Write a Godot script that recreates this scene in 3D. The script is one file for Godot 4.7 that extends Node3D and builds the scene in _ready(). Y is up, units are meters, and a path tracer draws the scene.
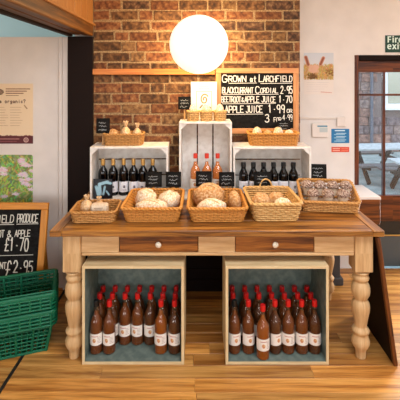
extends Node3D

# ---------------------------------------------------------------- mesh builder
class MB:
	var v := PackedVector3Array()
	var n := PackedVector3Array()
	var uv := PackedVector2Array()
	var idx := PackedInt32Array()

	func poly(pts: Array, outward: Vector3, uvs: Array) -> void:
		var a: Vector3 = pts[0]
		var nn: Vector3 = (pts[1] - a).cross(pts[2] - a).normalized()
		var flip := nn.dot(outward) < 0.0
		if flip:
			nn = -nn
		var base := v.size()
		for i in pts.size():
			v.append(pts[i])
			n.append(nn)
			uv.append(uvs[i])
		for i in range(1, pts.size() - 1):
			if flip:
				idx.append_array([base, base + i, base + i + 1])
			else:
				idx.append_array([base, base + i + 1, base + i])

	func box(c: Vector3, s: Vector3, bev := 0.0, grain := 0, uvo := Vector2.ZERO, xf := Transform3D.IDENTITY) -> void:
		var h := s * 0.5
		var b := minf(bev, minf(h.x, minf(h.y, h.z)) * 0.9)
		var get_uv := func(p: Vector3, ax: int) -> Vector2:
			var u := grain
			var w := 0
			if ax == grain:
				u = (ax + 1) % 3
				w = (ax + 2) % 3
			else:
				w = 3 - ax - grain
			return Vector2(p[u], p[w]) + uvo
		var pt := func(sg: Vector3, ax: int) -> Vector3:
			var p := Vector3(sg.x * (h.x - b), sg.y * (h.y - b), sg.z * (h.z - b))
			p[ax] = sg[ax] * h[ax]
			return p
		var emit := func(list: Array, axs: Array, outw: Vector3) -> void:
			var pts := []
			var uvs := []
			for i in list.size():
				pts.append(xf * (c + list[i]))
				uvs.append(get_uv.call(list[i], axs[i]))
			poly(pts, xf.basis * outw, uvs)
		for ax in 3:
			var u := (ax + 1) % 3
			var w := (ax + 2) % 3
			for sg in [-1.0, 1.0]:
				var list := []
				for q in [[-1.0, -1.0], [1.0, -1.0], [1.0, 1.0], [-1.0, 1.0]]:
					var s3 := Vector3.ZERO
					s3[ax] = sg
					s3[u] = q[0]
					s3[w] = q[1]
					list.append(pt.call(s3, ax))
				var o := Vector3.ZERO
				o[ax] = sg
				emit.call(list, [ax, ax, ax, ax], o)
		if b <= 0.0:
			return
		for ax in 3:
			var e := (ax + 1) % 3
			var w := (ax + 2) % 3
			for s1 in [-1.0, 1.0]:
				for s2 in [-1.0, 1.0]:
					var a1 := Vector3.ZERO
					a1[ax] = s1
					a1[e] = s2
					a1[w] = -1.0
					var a2 := a1
					a2[w] = 1.0
					var o := Vector3.ZERO
					o[ax] = s1
					o[e] = s2
					emit.call([pt.call(a1, ax), pt.call(a2, ax), pt.call(a2, e), pt.call(a1, e)], [ax, ax, ax, ax], o)
		for sx in [-1.0, 1.0]:
			for sy in [-1.0, 1.0]:
				for sz in [-1.0, 1.0]:
					var s3 := Vector3(sx, sy, sz)
					emit.call([pt.call(s3, 0), pt.call(s3, 1), pt.call(s3, 2)], [1, 1, 1], s3)

	# rows of points joined into a smooth skin; each row closes on itself when wrap is set
	func grid(rows: Array, wrap: bool, us := 1.0, vs := 1.0, sign_hint := 0.0) -> void:
		var nr := rows.size()
		var nc: int = rows[0].size()
		var base := v.size()
		var norms := []
		var total := 0.0
		for r in nr:
			var cen := Vector3.ZERO
			for p in rows[r]:
				cen += p
			cen /= float(nc)
			for c in nc:
				var c0 := (c - 1 + nc) % nc if wrap else maxi(c - 1, 0)
				var c1 := (c + 1) % nc if wrap else mini(c + 1, nc - 1)
				var du: Vector3 = rows[r][c1] - rows[r][c0]
				if du.length_squared() < 1e-14:
					var rr := r + 1 if r == 0 else r - 1
					du = rows[rr][c1] - rows[rr][c0]
				var dv: Vector3 = rows[mini(r + 1, nr - 1)][c] - rows[maxi(r - 1, 0)][c]
				var nn := du.cross(dv)
				nn = nn.normalized() if nn.length_squared() > 1e-18 else Vector3.UP
				norms.append(nn)
				total += nn.dot(rows[r][c] - cen)
		var sgn := 1.0 if total >= 0.0 else -1.0
		if sign_hint != 0.0:
			sgn = sign_hint
		var cols := nc + 1 if wrap else nc
		for r in nr:
			for c in cols:
				v.append(rows[r][c % nc])
				n.append(norms[r * nc + c % nc] * sgn)
				uv.append(Vector2(float(c) / float(cols - 1) * us, float(r) / float(nr - 1) * vs))
		for r in nr - 1:
			for c in cols - 1:
				var a := base + r * cols + c
				var b := a + 1
				var d := a + cols
				var e := d + 1
				if sgn > 0.0:
					idx.append_array([a, d, b, b, d, e])
				else:
					idx.append_array([a, b, d, b, e, d])

	func lathe(prof: Array, segs: int, xf := Transform3D.IDENTITY, a0 := 0.0, a1 := TAU) -> void:
		var closed := absf(a1 - a0 - TAU) < 0.001
		# split where a point repeats, so that the edge stays sharp
		var runs := [[]]
		for i in prof.size():
			if i > 0 and prof[i].is_equal_approx(prof[i - 1]):
				runs.append([])
			runs[-1].append(prof[i])
		for run in runs:
			if run.size() < 2:
				continue
			var rows := []
			var cnt := segs if closed else segs + 1
			for p in run:
				var row := []
				for k in cnt:
					var a := a0 + (a1 - a0) * float(k) / float(segs)
					row.append(xf * Vector3(sin(a) * p.x, p.y, cos(a) * p.x))
				rows.append(row)
			var flat: bool = absf(run[0].y - run[-1].y) < 1e-5
			var hint := 0.0
			if flat or not closed:
				# choose the side by the direction the profile runs
				var dr: Vector2 = run[-1] - run[0]
				hint = 1.0 if flat and dr.x < 0.0 else -1.0 if flat else (1.0 if dr.y > 0.0 else -1.0)
				if xf.basis.determinant() < 0.0:
					hint = -hint
			grid(rows, closed, 1.0, 1.0, hint)

	func tube(pts: Array, r: float, sides: int, closed := false, squash := 1.0, taper := 1.0) -> void:
		var rows := []
		var m := pts.size()
		var cnt := m + 1 if closed else m
		for i in cnt:
			var p: Vector3 = pts[i % m]
			var t: Vector3 = (pts[(i + 1) % m] if closed or i < m - 1 else p) - (pts[(i - 1 + m) % m] if closed or i > 0 else p)
			t = t.normalized()
			var ref := Vector3.UP if absf(t.y) < 0.9 else Vector3.RIGHT
			var side := t.cross(ref).normalized()
			var up := side.cross(t)
			var rr := r * lerpf(1.0, taper, float(i) / float(maxi(cnt - 1, 1)))
			var row := []
			for k in sides:
				var a := TAU * k / sides
				row.append(p + side * cos(a) * rr + up * sin(a) * rr * squash)
			rows.append(row)
		grid(rows, true)
		if not closed:
			for e in [0, cnt - 1]:
				var outw: Vector3 = (pts[0] - pts[1]) if e == 0 else (pts[m - 1] - pts[m - 2])
				var us := []
				for k in sides:
					us.append(Vector2.ZERO)
				poly(rows[e], outw, us)

	# a 2-D outline pushed out along z
	func prism(outline: Array, z0: float, z1: float, xf := Transform3D.IDENTITY) -> void:
		var m := outline.size()
		var cen := Vector2.ZERO
		for p in outline:
			cen += p
		cen /= float(m)
		for z in [z0, z1]:
			var pts := []
			var us := []
			for p in outline:
				pts.append(xf * Vector3(p.x, p.y, z))
				us.append(p)
			poly(pts, xf.basis * Vector3(0, 0, 1.0 if z == maxf(z0, z1) else -1.0), us)
		for i in m:
			var a: Vector2 = outline[i]
			var b: Vector2 = outline[(i + 1) % m]
			var mid := (a + b) * 0.5 - cen
			var d := b - a
			var nn := Vector2(d.y, -d.x)
			if nn.dot(mid) < 0.0:
				nn = -nn
			poly([xf * Vector3(a.x, a.y, z0), xf * Vector3(b.x, b.y, z0), xf * Vector3(b.x, b.y, z1), xf * Vector3(a.x, a.y, z1)], xf.basis * Vector3(nn.x, nn.y, 0), [a, b, b + Vector2(0, z1 - z0), a + Vector2(0, z1 - z0)])

	func blob(c: Vector3, rad: Vector3, amp: float, freq: float, seed_: int, flat_at := -0.7, nr := 16, nc := 24) -> void:
		var fn := FastNoiseLite.new()
		fn.seed = seed_
		fn.frequency = freq
		var rows := []
		for i in nr + 1:
			var th := PI * i / nr
			var row := []
			for k in nc:
				var ph := TAU * k / nc
				var d := Vector3(sin(th) * cos(ph), cos(th), sin(th) * sin(ph))
				var q := d * (1.0 + amp * fn.get_noise_3dv(d * 10.0))
				q.y = maxf(q.y, flat_at)
				row.append(c + q * rad)
			rows.append(row)
		grid(rows, true)

	func mesh() -> ArrayMesh:
		var arr := []
		arr.resize(Mesh.ARRAY_MAX)
		arr[Mesh.ARRAY_VERTEX] = v
		arr[Mesh.ARRAY_NORMAL] = n
		arr[Mesh.ARRAY_TEX_UV] = uv
		arr[Mesh.ARRAY_INDEX] = idx
		var m := ArrayMesh.new()
		m.add_surface_from_arrays(Mesh.PRIMITIVE_TRIANGLES, arr)
		return m

# ---------------------------------------------------------------- nodes
var used := {}
var M := {}
var rng := RandomNumberGenerator.new()

func numbered(called: String) -> String:
	if not used.has(called):
		used[called] = 0
		return called
	used[called] += 1
	return "%s_%03d" % [called, used[called]]

func tag(o: Node, label: String, category: String, group := "") -> void:
	o.set_meta("label", label)
	o.set_meta("category", category)
	if group != "":
		o.set_meta("group", group)

func thing(called: String, label: String, category: String, at := Vector3.ZERO, turn := 0.0, group := "") -> Node3D:
	var o := Node3D.new()
	o.name = numbered(called)
	add_child(o)
	o.position = at
	o.rotation.y = turn
	tag(o, label, category, group)
	return o

func put(mesh: Mesh, called: String, m: Material, parent: Node = null, at := Vector3.ZERO) -> MeshInstance3D:
	var o := MeshInstance3D.new()
	o.mesh = mesh
	o.material_override = m
	o.cast_shadow = GeometryInstance3D.SHADOW_CASTING_SETTING_ON
	if parent == null:
		o.name = numbered(called)
		add_child(o)
	else:
		o.name = called
		parent.add_child(o, true)
	o.position = at
	return o

func obj(mb: MB, called: String, m: Material, parent: Node = null, at := Vector3.ZERO) -> MeshInstance3D:
	return put(mb.mesh(), called, m, parent, at)

func bx(c: Vector3, s: Vector3, bev := 0.0, grain := 0, uvo := Vector2.ZERO) -> MB:
	var b := MB.new()
	b.box(c, s, bev, grain, uvo)
	return b

func struct(mb: MB, called: String, m: Material) -> MeshInstance3D:
	var o := obj(mb, called, m)
	o.set_meta("kind", "structure")
	return o

func copy(o: Node3D, at: Vector3, turn: float, label: String) -> Node3D:
	var c: Node3D = o.duplicate()
	c.name = numbered(String(o.name).rstrip("_0123456789"))
	add_child(c)
	c.position = at
	c.rotation.y = turn
	c.set_meta("label", label)
	return c

# ---------------------------------------------------------------- materials
func mat(c: Color, rough := 0.7, spec := 0.5) -> StandardMaterial3D:
	var m := StandardMaterial3D.new()
	m.albedo_color = c
	m.roughness = rough
	m.metallic_specular = spec
	return m

func ramp(stops: Array) -> Gradient:
	var g := Gradient.new()
	var off := PackedFloat32Array()
	var col := PackedColorArray()
	for s in stops:
		off.append(s[0])
		col.append(s[1])
	g.offsets = off
	g.colors = col
	return g

func noise_tex(seed_: int, freq: float, stops: Array, size := 256, octaves := 4, kind := FastNoiseLite.TYPE_SIMPLEX_SMOOTH) -> NoiseTexture2D:
	var f := FastNoiseLite.new()
	f.seed = seed_
	f.noise_type = kind
	f.frequency = freq
	f.fractal_octaves = octaves
	var t := NoiseTexture2D.new()
	t.width = size
	t.height = size
	t.seamless = true
	t.noise = f
	t.color_ramp = ramp(stops)
	return t

func tri(t: Texture2D, scale: float, rough := 0.8, tint := Color.WHITE, world := true) -> StandardMaterial3D:
	var m := mat(tint, rough)
	m.albedo_texture = t
	m.uv1_triplanar = true
	m.uv1_world_triplanar = world
	m.uv1_scale = Vector3.ONE * scale
	return m

func wood_image(seed_: int, light: Color, mid: Color, dark: Color, streak := 1.0, w := 1024, h := 256) -> ImageTexture:
	var a := FastNoiseLite.new()
	a.seed = seed_
	a.frequency = 0.01
	a.fractal_octaves = 3
	var b := FastNoiseLite.new()
	b.seed = seed_ + 7
	b.frequency = 0.02
	b.fractal_octaves = 2
	var im := Image.create(w, h, false, Image.FORMAT_RGB8)
	for y in h:
		for x in w:
			var bend := a.get_noise_2d(x * 0.5, y * 1.5) * 14.0
			var big := a.get_noise_2d(x * 0.22, y * 3.2 + bend)
			var fine := b.get_noise_2d(x * 0.5, (y + bend * 0.4) * 16.0)
			var t := clampf(0.5 + big * 0.75 * streak + fine * 0.38 * streak, 0.0, 1.0)
			var c := light.lerp(mid, t * 2.0) if t < 0.5 else mid.lerp(dark, t * 2.0 - 1.0)
			im.set_pixel(x, y, c)
	return ImageTexture.create_from_image(im)

func wood(t: Texture2D, len_: float, wid: float, rough: float, tint := Color.WHITE) -> StandardMaterial3D:
	var m := mat(tint, rough)
	m.albedo_texture = t
	m.uv1_scale = Vector3(1.0 / len_, 1.0 / wid, 1)
	return m

# ---------------------------------------------------------------- hand lettering
const GLYPH := {
	"A": "0,6 2,0 4,6|0.8,4 3.2,4", "B": "0,0 0,6 3,6 4,5 4,4 3,3 0,3|3,3 3.6,2 3.6,1 2.8,0 0,0", "C": "4,1 3,0 1,0 0,1.5 0,4.5 1,6 3,6 4,5",
	"D": "0,0 0,6 2.4,6 4,4.5 4,1.5 2.4,0 0,0", "E": "4,0 0,0 0,6 4,6|0,3 3,3", "F": "4,0 0,0 0,6|0,3 3,3", "G": "4,1 3,0 1,0 0,1.5 0,4.5 1,6 3,6 4,5 4,3.4 2.4,3.4",
	"H": "0,0 0,6|4,0 4,6|0,3 4,3", "I": "2,0 2,6", "J": "3.4,0 3.4,4.8 2.4,6 1,6 0,4.8|1.6,0 4.4,0", "K": "0,0 0,6|4,0 0,3.4 4,6", "L": "0,0 0,6 4,6", "M": "0,6 0,0 2,3.4 4,0 4,6",
	"N": "0,6 0,0 4,6 4,0", "O": "1,0 0,1.5 0,4.5 1,6 3,6 4,4.5 4,1.5 3,0 1,0", "P": "0,6 0,0 3,0 4,1 4,2.4 3,3.4 0,3.4", "R": "0,6 0,0 3,0 4,1 4,2.2 3,3.1 0,3.1|1.8,3.1 4,6",
	"S": "4,0.8 3,0 1,0 0,1.2 0.6,2.6 3.4,3.4 4,4.8 3,6 1,6 0,5.2", "T": "0,0 4,0|2,0 2,6", "U": "0,0 0,4.6 1,6 3,6 4,4.6 4,0", "V": "0,0 2,6 4,0", "W": "0,0 0.8,6 2,2.4 3.2,6 4,0", "Y": "0,0 2,3 4,0|2,3 2,6",
	"0": "1.2,0 0.2,1.6 0.2,4.4 1.2,6 2.8,6 3.8,4.4 3.8,1.6 2.8,0 1.2,0", "1": "1,1.2 2,0 2,6", "2": "0.2,1.4 1.2,0 2.8,0 3.8,1.2 3.6,2.6 0.2,6 4,6", "3": "0.4,0.6 1.6,0 3,0 3.8,1.2 3,2.6 1.6,2.9|3,2.8 4,4 3.6,5.4 2.4,6 1,6 0,5.2",
	"4": "3,6 3,0 0,4 4,4", "5": "3.6,0 0.6,0 0.4,2.6 2.4,2.3 3.8,3.4 3.8,4.8 2.6,6 1,6 0,5.2", "7": "0.2,0 4,0 1.4,6", "9": "3.8,2 2.8,3.2 1.2,3.2 0.2,2.2 0.2,1 1.2,0 2.8,0 3.8,1.2 3.4,6",
	"£": "3.6,1 2.8,0 1.8,0 1.2,1 1.4,4 0.4,6 4,6|0.2,3.2 3,3.2", "&": "4,6 0.8,1.6 1.2,0.2 2.4,0.2 2.6,1.6 0.2,4 0.6,5.6 2,6 3.6,4.2", ".": "1.8,3.6 2.2,3.7", "?": "0.4,1.2 1.4,0 2.8,0 3.6,1.2 2,3.2 2,4.2|2,5.7 2,6", " ": "",
	"a": "3.4,3 1.2,2.6 0.4,4.2 1,6 2.6,5.6 3.4,3 3.6,6", "t": "2,0.6 2,5.4 3,6|0.6,2.4 3.6,2.4", "h": "0.4,0 0.4,6|0.4,3.4 2,2.4 3.4,3.4 3.4,6", "y": "0.4,2.4 2,5|3.6,2.4 1,7.6", "c": "3.4,3 1.8,2.4 0.6,4 1.2,5.8 3.4,5.4",
	"o": "1.4,2.4 0.4,4 1.2,6 2.8,6 3.6,4.2 2.6,2.4 1.4,2.4", "s": "3.2,2.8 1.4,2.4 0.8,3.6 3,4.6 2.6,6 0.6,5.6", "e": "0.6,4.2 3.4,4.2 2.6,2.5 1.2,2.7 0.6,4.4 1.6,6 3.4,5.4", "r": "0.8,2.4 0.8,6|0.8,3.8 2,2.5 3.2,2.7", "g": "3.4,2.8 1.4,2.5 0.6,4 1.6,5.4 3.2,4.6|3.4,2.5 3.2,7 1.6,7.8 0.6,7",
	"n": "0.6,2.4 0.6,6|0.6,3.4 2,2.4 3.4,3.4 3.4,6", "i": "2,2.6 2,6|2,0.9 2,1.1", "f": "3.4,0.6 2.2,0.4 1.6,1.6 1.6,6|0.4,2.8 3,2.8",
}

func dab(im: Image, p: Vector2, r: float, c: Color, grit: float) -> void:
	for y in range(int(p.y - r) - 1, int(p.y + r) + 2):
		for x in range(int(p.x - r) - 1, int(p.x + r) + 2):
			if x < 0 or y < 0 or x >= im.get_width() or y >= im.get_height():
				continue
			var d := Vector2(x, y).distance_to(p)
			var a := clampf(r + 0.5 - d, 0.0, 1.0) * c.a
			if a > 0.0 and (grit <= 0.0 or rng.randf() > grit):
				im.set_pixel(x, y, im.get_pixel(x, y).lerp(Color(c, 1.0), a))

func stroke(im: Image, a: Vector2, b: Vector2, r: float, c: Color, grit := 0.0) -> void:
	var k := int(ceil(a.distance_to(b) / maxf(r * 0.7, 0.6)))
	for i in k + 1:
		dab(im, a.lerp(b, float(i) / maxf(k, 1)), r, c, grit)

# writes text from x0 to x1 with capitals of height hh standing on the line y
func letter(im: Image, text: String, x0: float, x1: float, y: float, hh: float, r: float, c: Color, grit := 0.12, wob := 0.04) -> void:
	var step := (x1 - x0) / float(text.length())
	for i in text.length():
		var g: String = GLYPH.get(text[i], "")
		if g == "":
			continue
		var ox := x0 + step * i
		var tilt := rng.randf_range(-wob, wob)
		var lift := rng.randf_range(-wob, wob) * hh
		for pl in g.split("|"):
			var last := Vector2.INF
			for q in pl.split(" "):
				var xy := q.split(",")
				var p := Vector2(float(xy[0]) / 4.0 * step * 0.78, (float(xy[1]) - 6.0) / 6.0 * hh)
				p = Vector2(ox + p.x - p.y * tilt, y + p.y + lift)
				if last != Vector2.INF:
					stroke(im, last, p, r, c, grit)
				last = p

func print_mat(im: Image, rough := 0.8) -> StandardMaterial3D:
	var m := mat(Color.WHITE, rough)
	m.albedo_texture = ImageTexture.create_from_image(im)
	m.texture_repeat = false
	return m

func chalk_mat(im: Image) -> StandardMaterial3D:
	var m := print_mat(im, 0.9)
	m.metallic_specular = 0.2
	return m

# a flat printed face with uv 0..1, looking along +z
func sheet(w: float, h: float, thick := 0.0008) -> MB:
	var b := MB.new()
	b.box(Vector3(0, 0, -thick * 0.5), Vector3(w, h, thick))
	for i in b.v.size():
		b.uv[i] = Vector2(b.v[i].x / w + 0.5, 0.5 - b.v[i].y / h)
	return b

func slate_image(w: int, h: int) -> Image:
	var im := Image.create(w, h, false, Image.FORMAT_RGB8)
	var f := FastNoiseLite.new()
	f.seed = 5
	f.frequency = 0.015
	f.fractal_octaves = 4
	for y in h:
		for x in w:
			var k := 0.011 + 0.009 * f.get_noise_2d(x, y * 1.6) + rng.randf() * 0.004
			im.set_pixel(x, y, Color(k * 1.05, k, k * 0.95).linear_to_srgb())
	return im

# ---------------------------------------------------------------- woven baskets
func ring(hw: float, hd: float, cr: float, count: int) -> Array:
	# points and outward directions round a rectangle with rounded corners
	var out := []
	var sx := hw - cr
	var sz := hd - cr
	var total := 4.0 * (sx + sz) + TAU * cr
	for i in count:
		var s := total * float(i) / float(count)
		var p := Vector3.ZERO
		var d := Vector3.ZERO
		for side in 4:
			var straight := 2.0 * (sx if side % 2 == 0 else sz)
			var ang := -PI / 2 * side
			var dirv := Vector3(1, 0, 0).rotated(Vector3.UP, ang)
			var nor := Vector3(0, 0, -1).rotated(Vector3.UP, ang)
			var half := sx if side % 2 == 0 else sz
			var off := sz if side % 2 == 0 else sx
			if s <= straight:
				p = nor * (off + cr) + dirv * (s - half)
				d = nor
				break
			s -= straight
			var arc := PI / 2 * cr
			if s <= arc:
				var a := s / cr
				d = nor * cos(a) + dirv * sin(a)
				p = nor * off + dirv * half + d * cr
				break
			s -= arc
		out.append([p, d])
	return out

func basket(called: String, label: String, at: Vector3, turn: float, tw: float, td: float, h: float, flare: float, rows: int, stakes: int, m: Material, rim_r := 0.006, tall_back := 0.0) -> Node3D:
	var t := thing(called, label, "basket", at, turn)
	var cnt := stakes * 2
	var weave := MB.new()
	var rr := h / rows * 0.56
	var lift := func(p: Vector3, k: float) -> float:
		return k * (h + tall_back * clampf(0.5 - p.z / td, 0.0, 1.0))
	for r in rows:
		var k := (r + 0.5) / rows
		var hw := tw * 0.5 - flare * (1.0 - k)
		var hd := td * 0.5 - flare * (1.0 - k)
		var pts := []
		var rg := ring(hw, hd, 0.03, cnt)
		for i in cnt:
			var wave := 0.0022 * cos(PI * (i * 0.5 + r)) if i % 2 == 0 else 0.0
			var p: Vector3 = rg[i][0] + rg[i][1] * wave
			p.y = lift.call(p, k)
			pts.append(p)
		weave.tube(pts, rr, 4, true, 1.0)
	obj(weave, "weave", m, t)
	var st := MB.new()
	var lo := ring(tw * 0.5 - flare, td * 0.5 - flare, 0.03, stakes)
	var hi := ring(tw * 0.5, td * 0.5, 0.03, stakes)
	for i in stakes:
		var a: Vector3 = lo[i][0]
		var b: Vector3 = hi[i][0]
		b.y = lift.call(b, 1.0)
		a.y = 0.004
		st.tube([a, a.lerp(b, 0.5), b], 0.0034, 4)
	obj(st, "stakes", M.wicker_dark, t)
	var braid := MB.new()
	var n2 := stakes * 3
	var rg2 := ring(tw * 0.5 + 0.001, td * 0.5 + 0.001, 0.034, n2)
	for ph in 2:
		var pts := []
		for i in n2:
			var a := TAU * i / n2 * roundf(stakes * 0.5) + PI * ph
			var p: Vector3 = rg2[i][0] + rg2[i][1] * cos(a) * rim_r * 0.6
			p.y = lift.call(p, 1.0) + sin(a) * rim_r * 0.6
			pts.append(p)
		braid.tube(pts, rim_r, 5, true)
	obj(braid, "rim", m, t)
	var foot := MB.new()
	var fp := []
	var rg3 := ring(tw * 0.5 - flare + 0.001, td * 0.5 - flare + 0.001, 0.03, 40)
	var rows2 := []
	for y in [0.001, 0.008]:
		var row := []
		for q in rg3:
			row.append(Vector3(q[0].x, y, q[0].z))
		rows2.append(row)
	foot.grid(rows2, true)
	var us := []
	for q in 40:
		us.append(Vector2.ZERO)
	foot.poly(rows2[0], Vector3.DOWN, us)
	foot.poly(rows2[1], Vector3.UP, us)
	obj(foot, "base", m, t)
	return t

# ---------------------------------------------------------------- food
func bun(called: String, label: String, at: Vector3, rad: Vector3, seed_: int, m: Material, turn := 0.0, group := "", cut := true) -> Node3D:
	var t := thing(called, label, "bread", at, turn, group)
	var b := MB.new()
	b.blob(Vector3(0, rad.y * 0.7, 0), rad, 0.2, 0.13, seed_)
	obj(b, "crust", m, t)
	if cut:
		for k in 2:
			var s := MB.new()
			var pts := []
			for i in 7:
				var x := lerpf(-0.5, 0.5, i / 6.0) * rad.x
				var z := (k - 0.5) * rad.z * 0.5 + x * 0.3
				var yy := rad.y * 0.7 + rad.y * sqrt(maxf(0.0, 1.0 - pow(x / rad.x, 2) - pow(z / rad.z, 2))) * 1.0
				pts.append(Vector3(x, yy, z))
			s.tube(pts, rad.y * 0.06, 5)
			obj(s, "score_mark", M.crumb, t)
	return t

func pouch(called: String, label: String, at: Vector3, r: float, h: float, seed_: int, m: Material, turn := 0.0) -> Node3D:
	# a bun in a gathered wrapper with a tied neck
	var t := thing(called, label, "wrapped bread", at, turn)
	var f := FastNoiseLite.new()
	f.seed = seed_
	f.frequency = 0.12
	var prof := [Vector2(0.2, 0), Vector2(0.85, 0.02), Vector2(1.0, 0.22), Vector2(0.96, 0.42), Vector2(0.7, 0.6), Vector2(0.32, 0.72), Vector2(0.2, 0.76), Vector2(0.34, 0.86), Vector2(0.46, 0.97), Vector2(0.3, 0.98), Vector2(0.08, 0.9)]
	var rows := []
	for p in prof:
		var row := []
		for k in 28:
			var a := TAU * k / 28
			var fold := 1.0 + 0.13 * sin(a * 9.0 + seed_) * smoothstep(0.3, 0.8, p.y) + 0.12 * f.get_noise_3d(cos(a) * 10, p.y * 20, sin(a) * 10)
			row.append(Vector3(cos(a) * p.x * r * fold, p.y * h + (0.03 * h * sin(a * 5.0) if p.y > 0.8 else 0.0), sin(a) * p.x * r * fold))
		rows.append(row)
	var b := MB.new()
	b.grid(rows, true)
	obj(b, "wrapper", m, t)
	var tie := MB.new()
	var pts := []
	for k in 16:
		pts.append(Vector3(cos(TAU * k / 16) * r * 0.23, h * 0.76, sin(TAU * k / 16) * r * 0.23))
	tie.tube(pts, r * 0.04, 5, true)
	obj(tie, "tie", M.string, t)
	return t

func card(label: String, at: Vector3, w: float, h: float, face: Material, lean: float, turn := 0.0, foot := 0.0) -> Node3D:
	# a small slate: framed face, and a wooden peg or clip that holds it
	var t := thing("price_slate", label, "price sign", at, turn, "price slates on the display")
	t.rotation.x = lean
	obj(bx(Vector3(0, h * 0.5, -0.003), Vector3(w, h, 0.005), 0.001), "slate", M.slate_edge, t)
	obj(sheet(w - 0.006, h - 0.006), "chalk_face", face, t, Vector3(0, h * 0.5, 0.0006))
	if foot > 0.0:
		obj(bx(Vector3(0, -foot * 0.5 + 0.012, -0.0095), Vector3(0.012, foot + 0.024, 0.006), 0.001, 1), "peg", M.pine, t)
	else:
		obj(bx(Vector3(0, 0.006, -0.0095), Vector3(0.022, 0.03, 0.008), 0.001, 1), "clip", M.pine, t)
	return t

# ---------------------------------------------------------------- bottles
const ORD := ["first", "second", "third", "fourth", "fifth", "sixth", "seventh"]

func juice_bottle(label: String, category := "bottle") -> Node3D:
	var t := thing("juice_bottle", label, category)
	var R := 0.0386
	var prof := [Vector2(0.0, 0.0), Vector2(R * 0.9, 0.0), Vector2(R, 0.007), Vector2(R, 0.09), Vector2(R, 0.165), Vector2(R * 0.98, 0.178), Vector2(R * 0.90, 0.192), Vector2(R * 0.73, 0.206), Vector2(R * 0.53, 0.219), Vector2(R * 0.40, 0.232), Vector2(R * 0.355, 0.248), Vector2(R * 0.35, 0.282)]
	var g := MB.new()
	g.lathe(prof, 28)
	obj(g, "glass", M.glass, t)
	var jp := []
	for p in prof:
		if p.y < 0.255:
			jp.append(Vector2(maxf(p.x - 0.0022, 0.0), maxf(p.y, 0.004)))
	jp.append(Vector2(0.0, jp[-1].y))
	var j := MB.new()
	j.lathe(jp, 24)
	obj(j, "juice", M.juices[0], t)
	var c := MB.new()
	c.lathe([Vector2(R * 0.40, 0.274), Vector2(R * 0.40, 0.274), Vector2(R * 0.41, 0.277), Vector2(R * 0.41, 0.304), Vector2(R * 0.37, 0.309), Vector2(R * 0.37, 0.309), Vector2(0.0, 0.309)], 20)
	obj(c, "cap", M.red_cap, t)
	var l := MB.new()
	l.lathe([Vector2(R + 0.0006, 0.058), Vector2(R + 0.0006, 0.126)], 18, Transform3D.IDENTITY, -1.35, 1.35)
	for i in l.uv.size():
		l.uv[i].y = 1.0 - l.uv[i].y
	obj(l, "label", M.apple_label, t)
	return t

func cordial_bottle(label: String, foil: bool) -> Node3D:
	var t := thing("cordial_bottle", label, "bottle")
	var R := 0.0352
	var hh := 0.268 if foil else 0.245
	var k := hh / 0.268
	var g := MB.new()
	var nk := 0.37 if foil else 0.48
	g.lathe([Vector2(0.0, 0.0), Vector2(R * 0.9, 0.0), Vector2(R, 0.006), Vector2(R, 0.158 * k), Vector2(R * 0.95, 0.174 * k), Vector2(R * 0.80, 0.190 * k), Vector2(R * (nk + 0.12), 0.205 * k), Vector2(R * nk, 0.218 * k), Vector2(R * nk, 0.264 * k), Vector2(R * nk, 0.264 * k), Vector2(0.0, 0.264 * k)], 28)
	obj(g, "glass", M.dark_glass, t)
	var c := MB.new()
	c.lathe([Vector2(R * (nk + 0.05), (0.222 if foil else 0.236) * k), Vector2(R * (nk + 0.05), 0.26 * k), Vector2(R * nk, 0.268 * k), Vector2(R * nk, 0.268 * k), Vector2(0.0, 0.268 * k)], 20)
	obj(c, "capsule" if foil else "cap", M.gold_foil if foil else M.black_cap, t)
	var l := MB.new()
	l.lathe([Vector2(R + 0.0006, 0.026), Vector2(R + 0.0006, 0.104 if foil else 0.112)], 18, Transform3D.IDENTITY, -1.3, 1.3)
	for i in l.uv.size():
		l.uv[i].y = 1.0 - l.uv[i].y
	obj(l, "label", M.cordial_label, t)
	return t

# ---------------------------------------------------------------- crates
func white_crate(label: String, at: Vector3, w: float, h: float, turn: float, upright: bool) -> Node3D:
	var t := thing("white_crate", label, "crate", at, turn, "white painted crates on the table")
	var dp := 0.22
	var th := 0.014
	var m: Material = M.white_paint
	var ga := 1 if upright else 0
	obj(bx(Vector3(-w / 2 + th / 2, h / 2, -dp / 2), Vector3(th, h, dp), 0.0015, 1), "end_panel", m, t)
	obj(bx(Vector3(w / 2 - th / 2, h / 2, -dp / 2), Vector3(th, h, dp), 0.0015, 1), "end_panel", m, t)
	obj(bx(Vector3(0, th / 2, -dp / 2), Vector3(w - 2 * th, th, dp), 0.0015), "side_panel", m, t)
	obj(bx(Vector3(0, h - th / 2, -dp / 2), Vector3(w - 2 * th, th, dp), 0.0015), "side_panel", m, t)
	var across := (w if upright else h) - 2 * th
	var gap := 0.010
	var sw := (across - gap * 2) / 3.0
	for i in 3:
		var c := -across / 2 + sw / 2 + i * (sw + gap)
		if upright:
			obj(bx(Vector3(c, h / 2, -dp + 0.005), Vector3(sw, h - 2 * th, 0.009), 0.001, ga), "slat", m, t)
		else:
			obj(bx(Vector3(0, h / 2 + c, -dp + 0.005), Vector3(w - 2 * th, sw, 0.009), 0.001, ga), "slat", m, t)
	var g := 0.042
	for sx in [-1.0, 1.0]:
		for sy in [0.0, 1.0]:
			var cx: float = sx * (w / 2 - th)
			var cy := th if sy == 0.0 else h - th
			var dy := 1.0 if sy == 0.0 else -1.0
			if sy == 0.0:
				continue
			var pr := MB.new()
			pr.prism([Vector2(cx, cy), Vector2(cx - sx * g, cy), Vector2(cx, cy + dy * g)], -dp + 0.01, -0.004)
			obj(pr, "corner_post", m, t)
	return t

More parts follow.
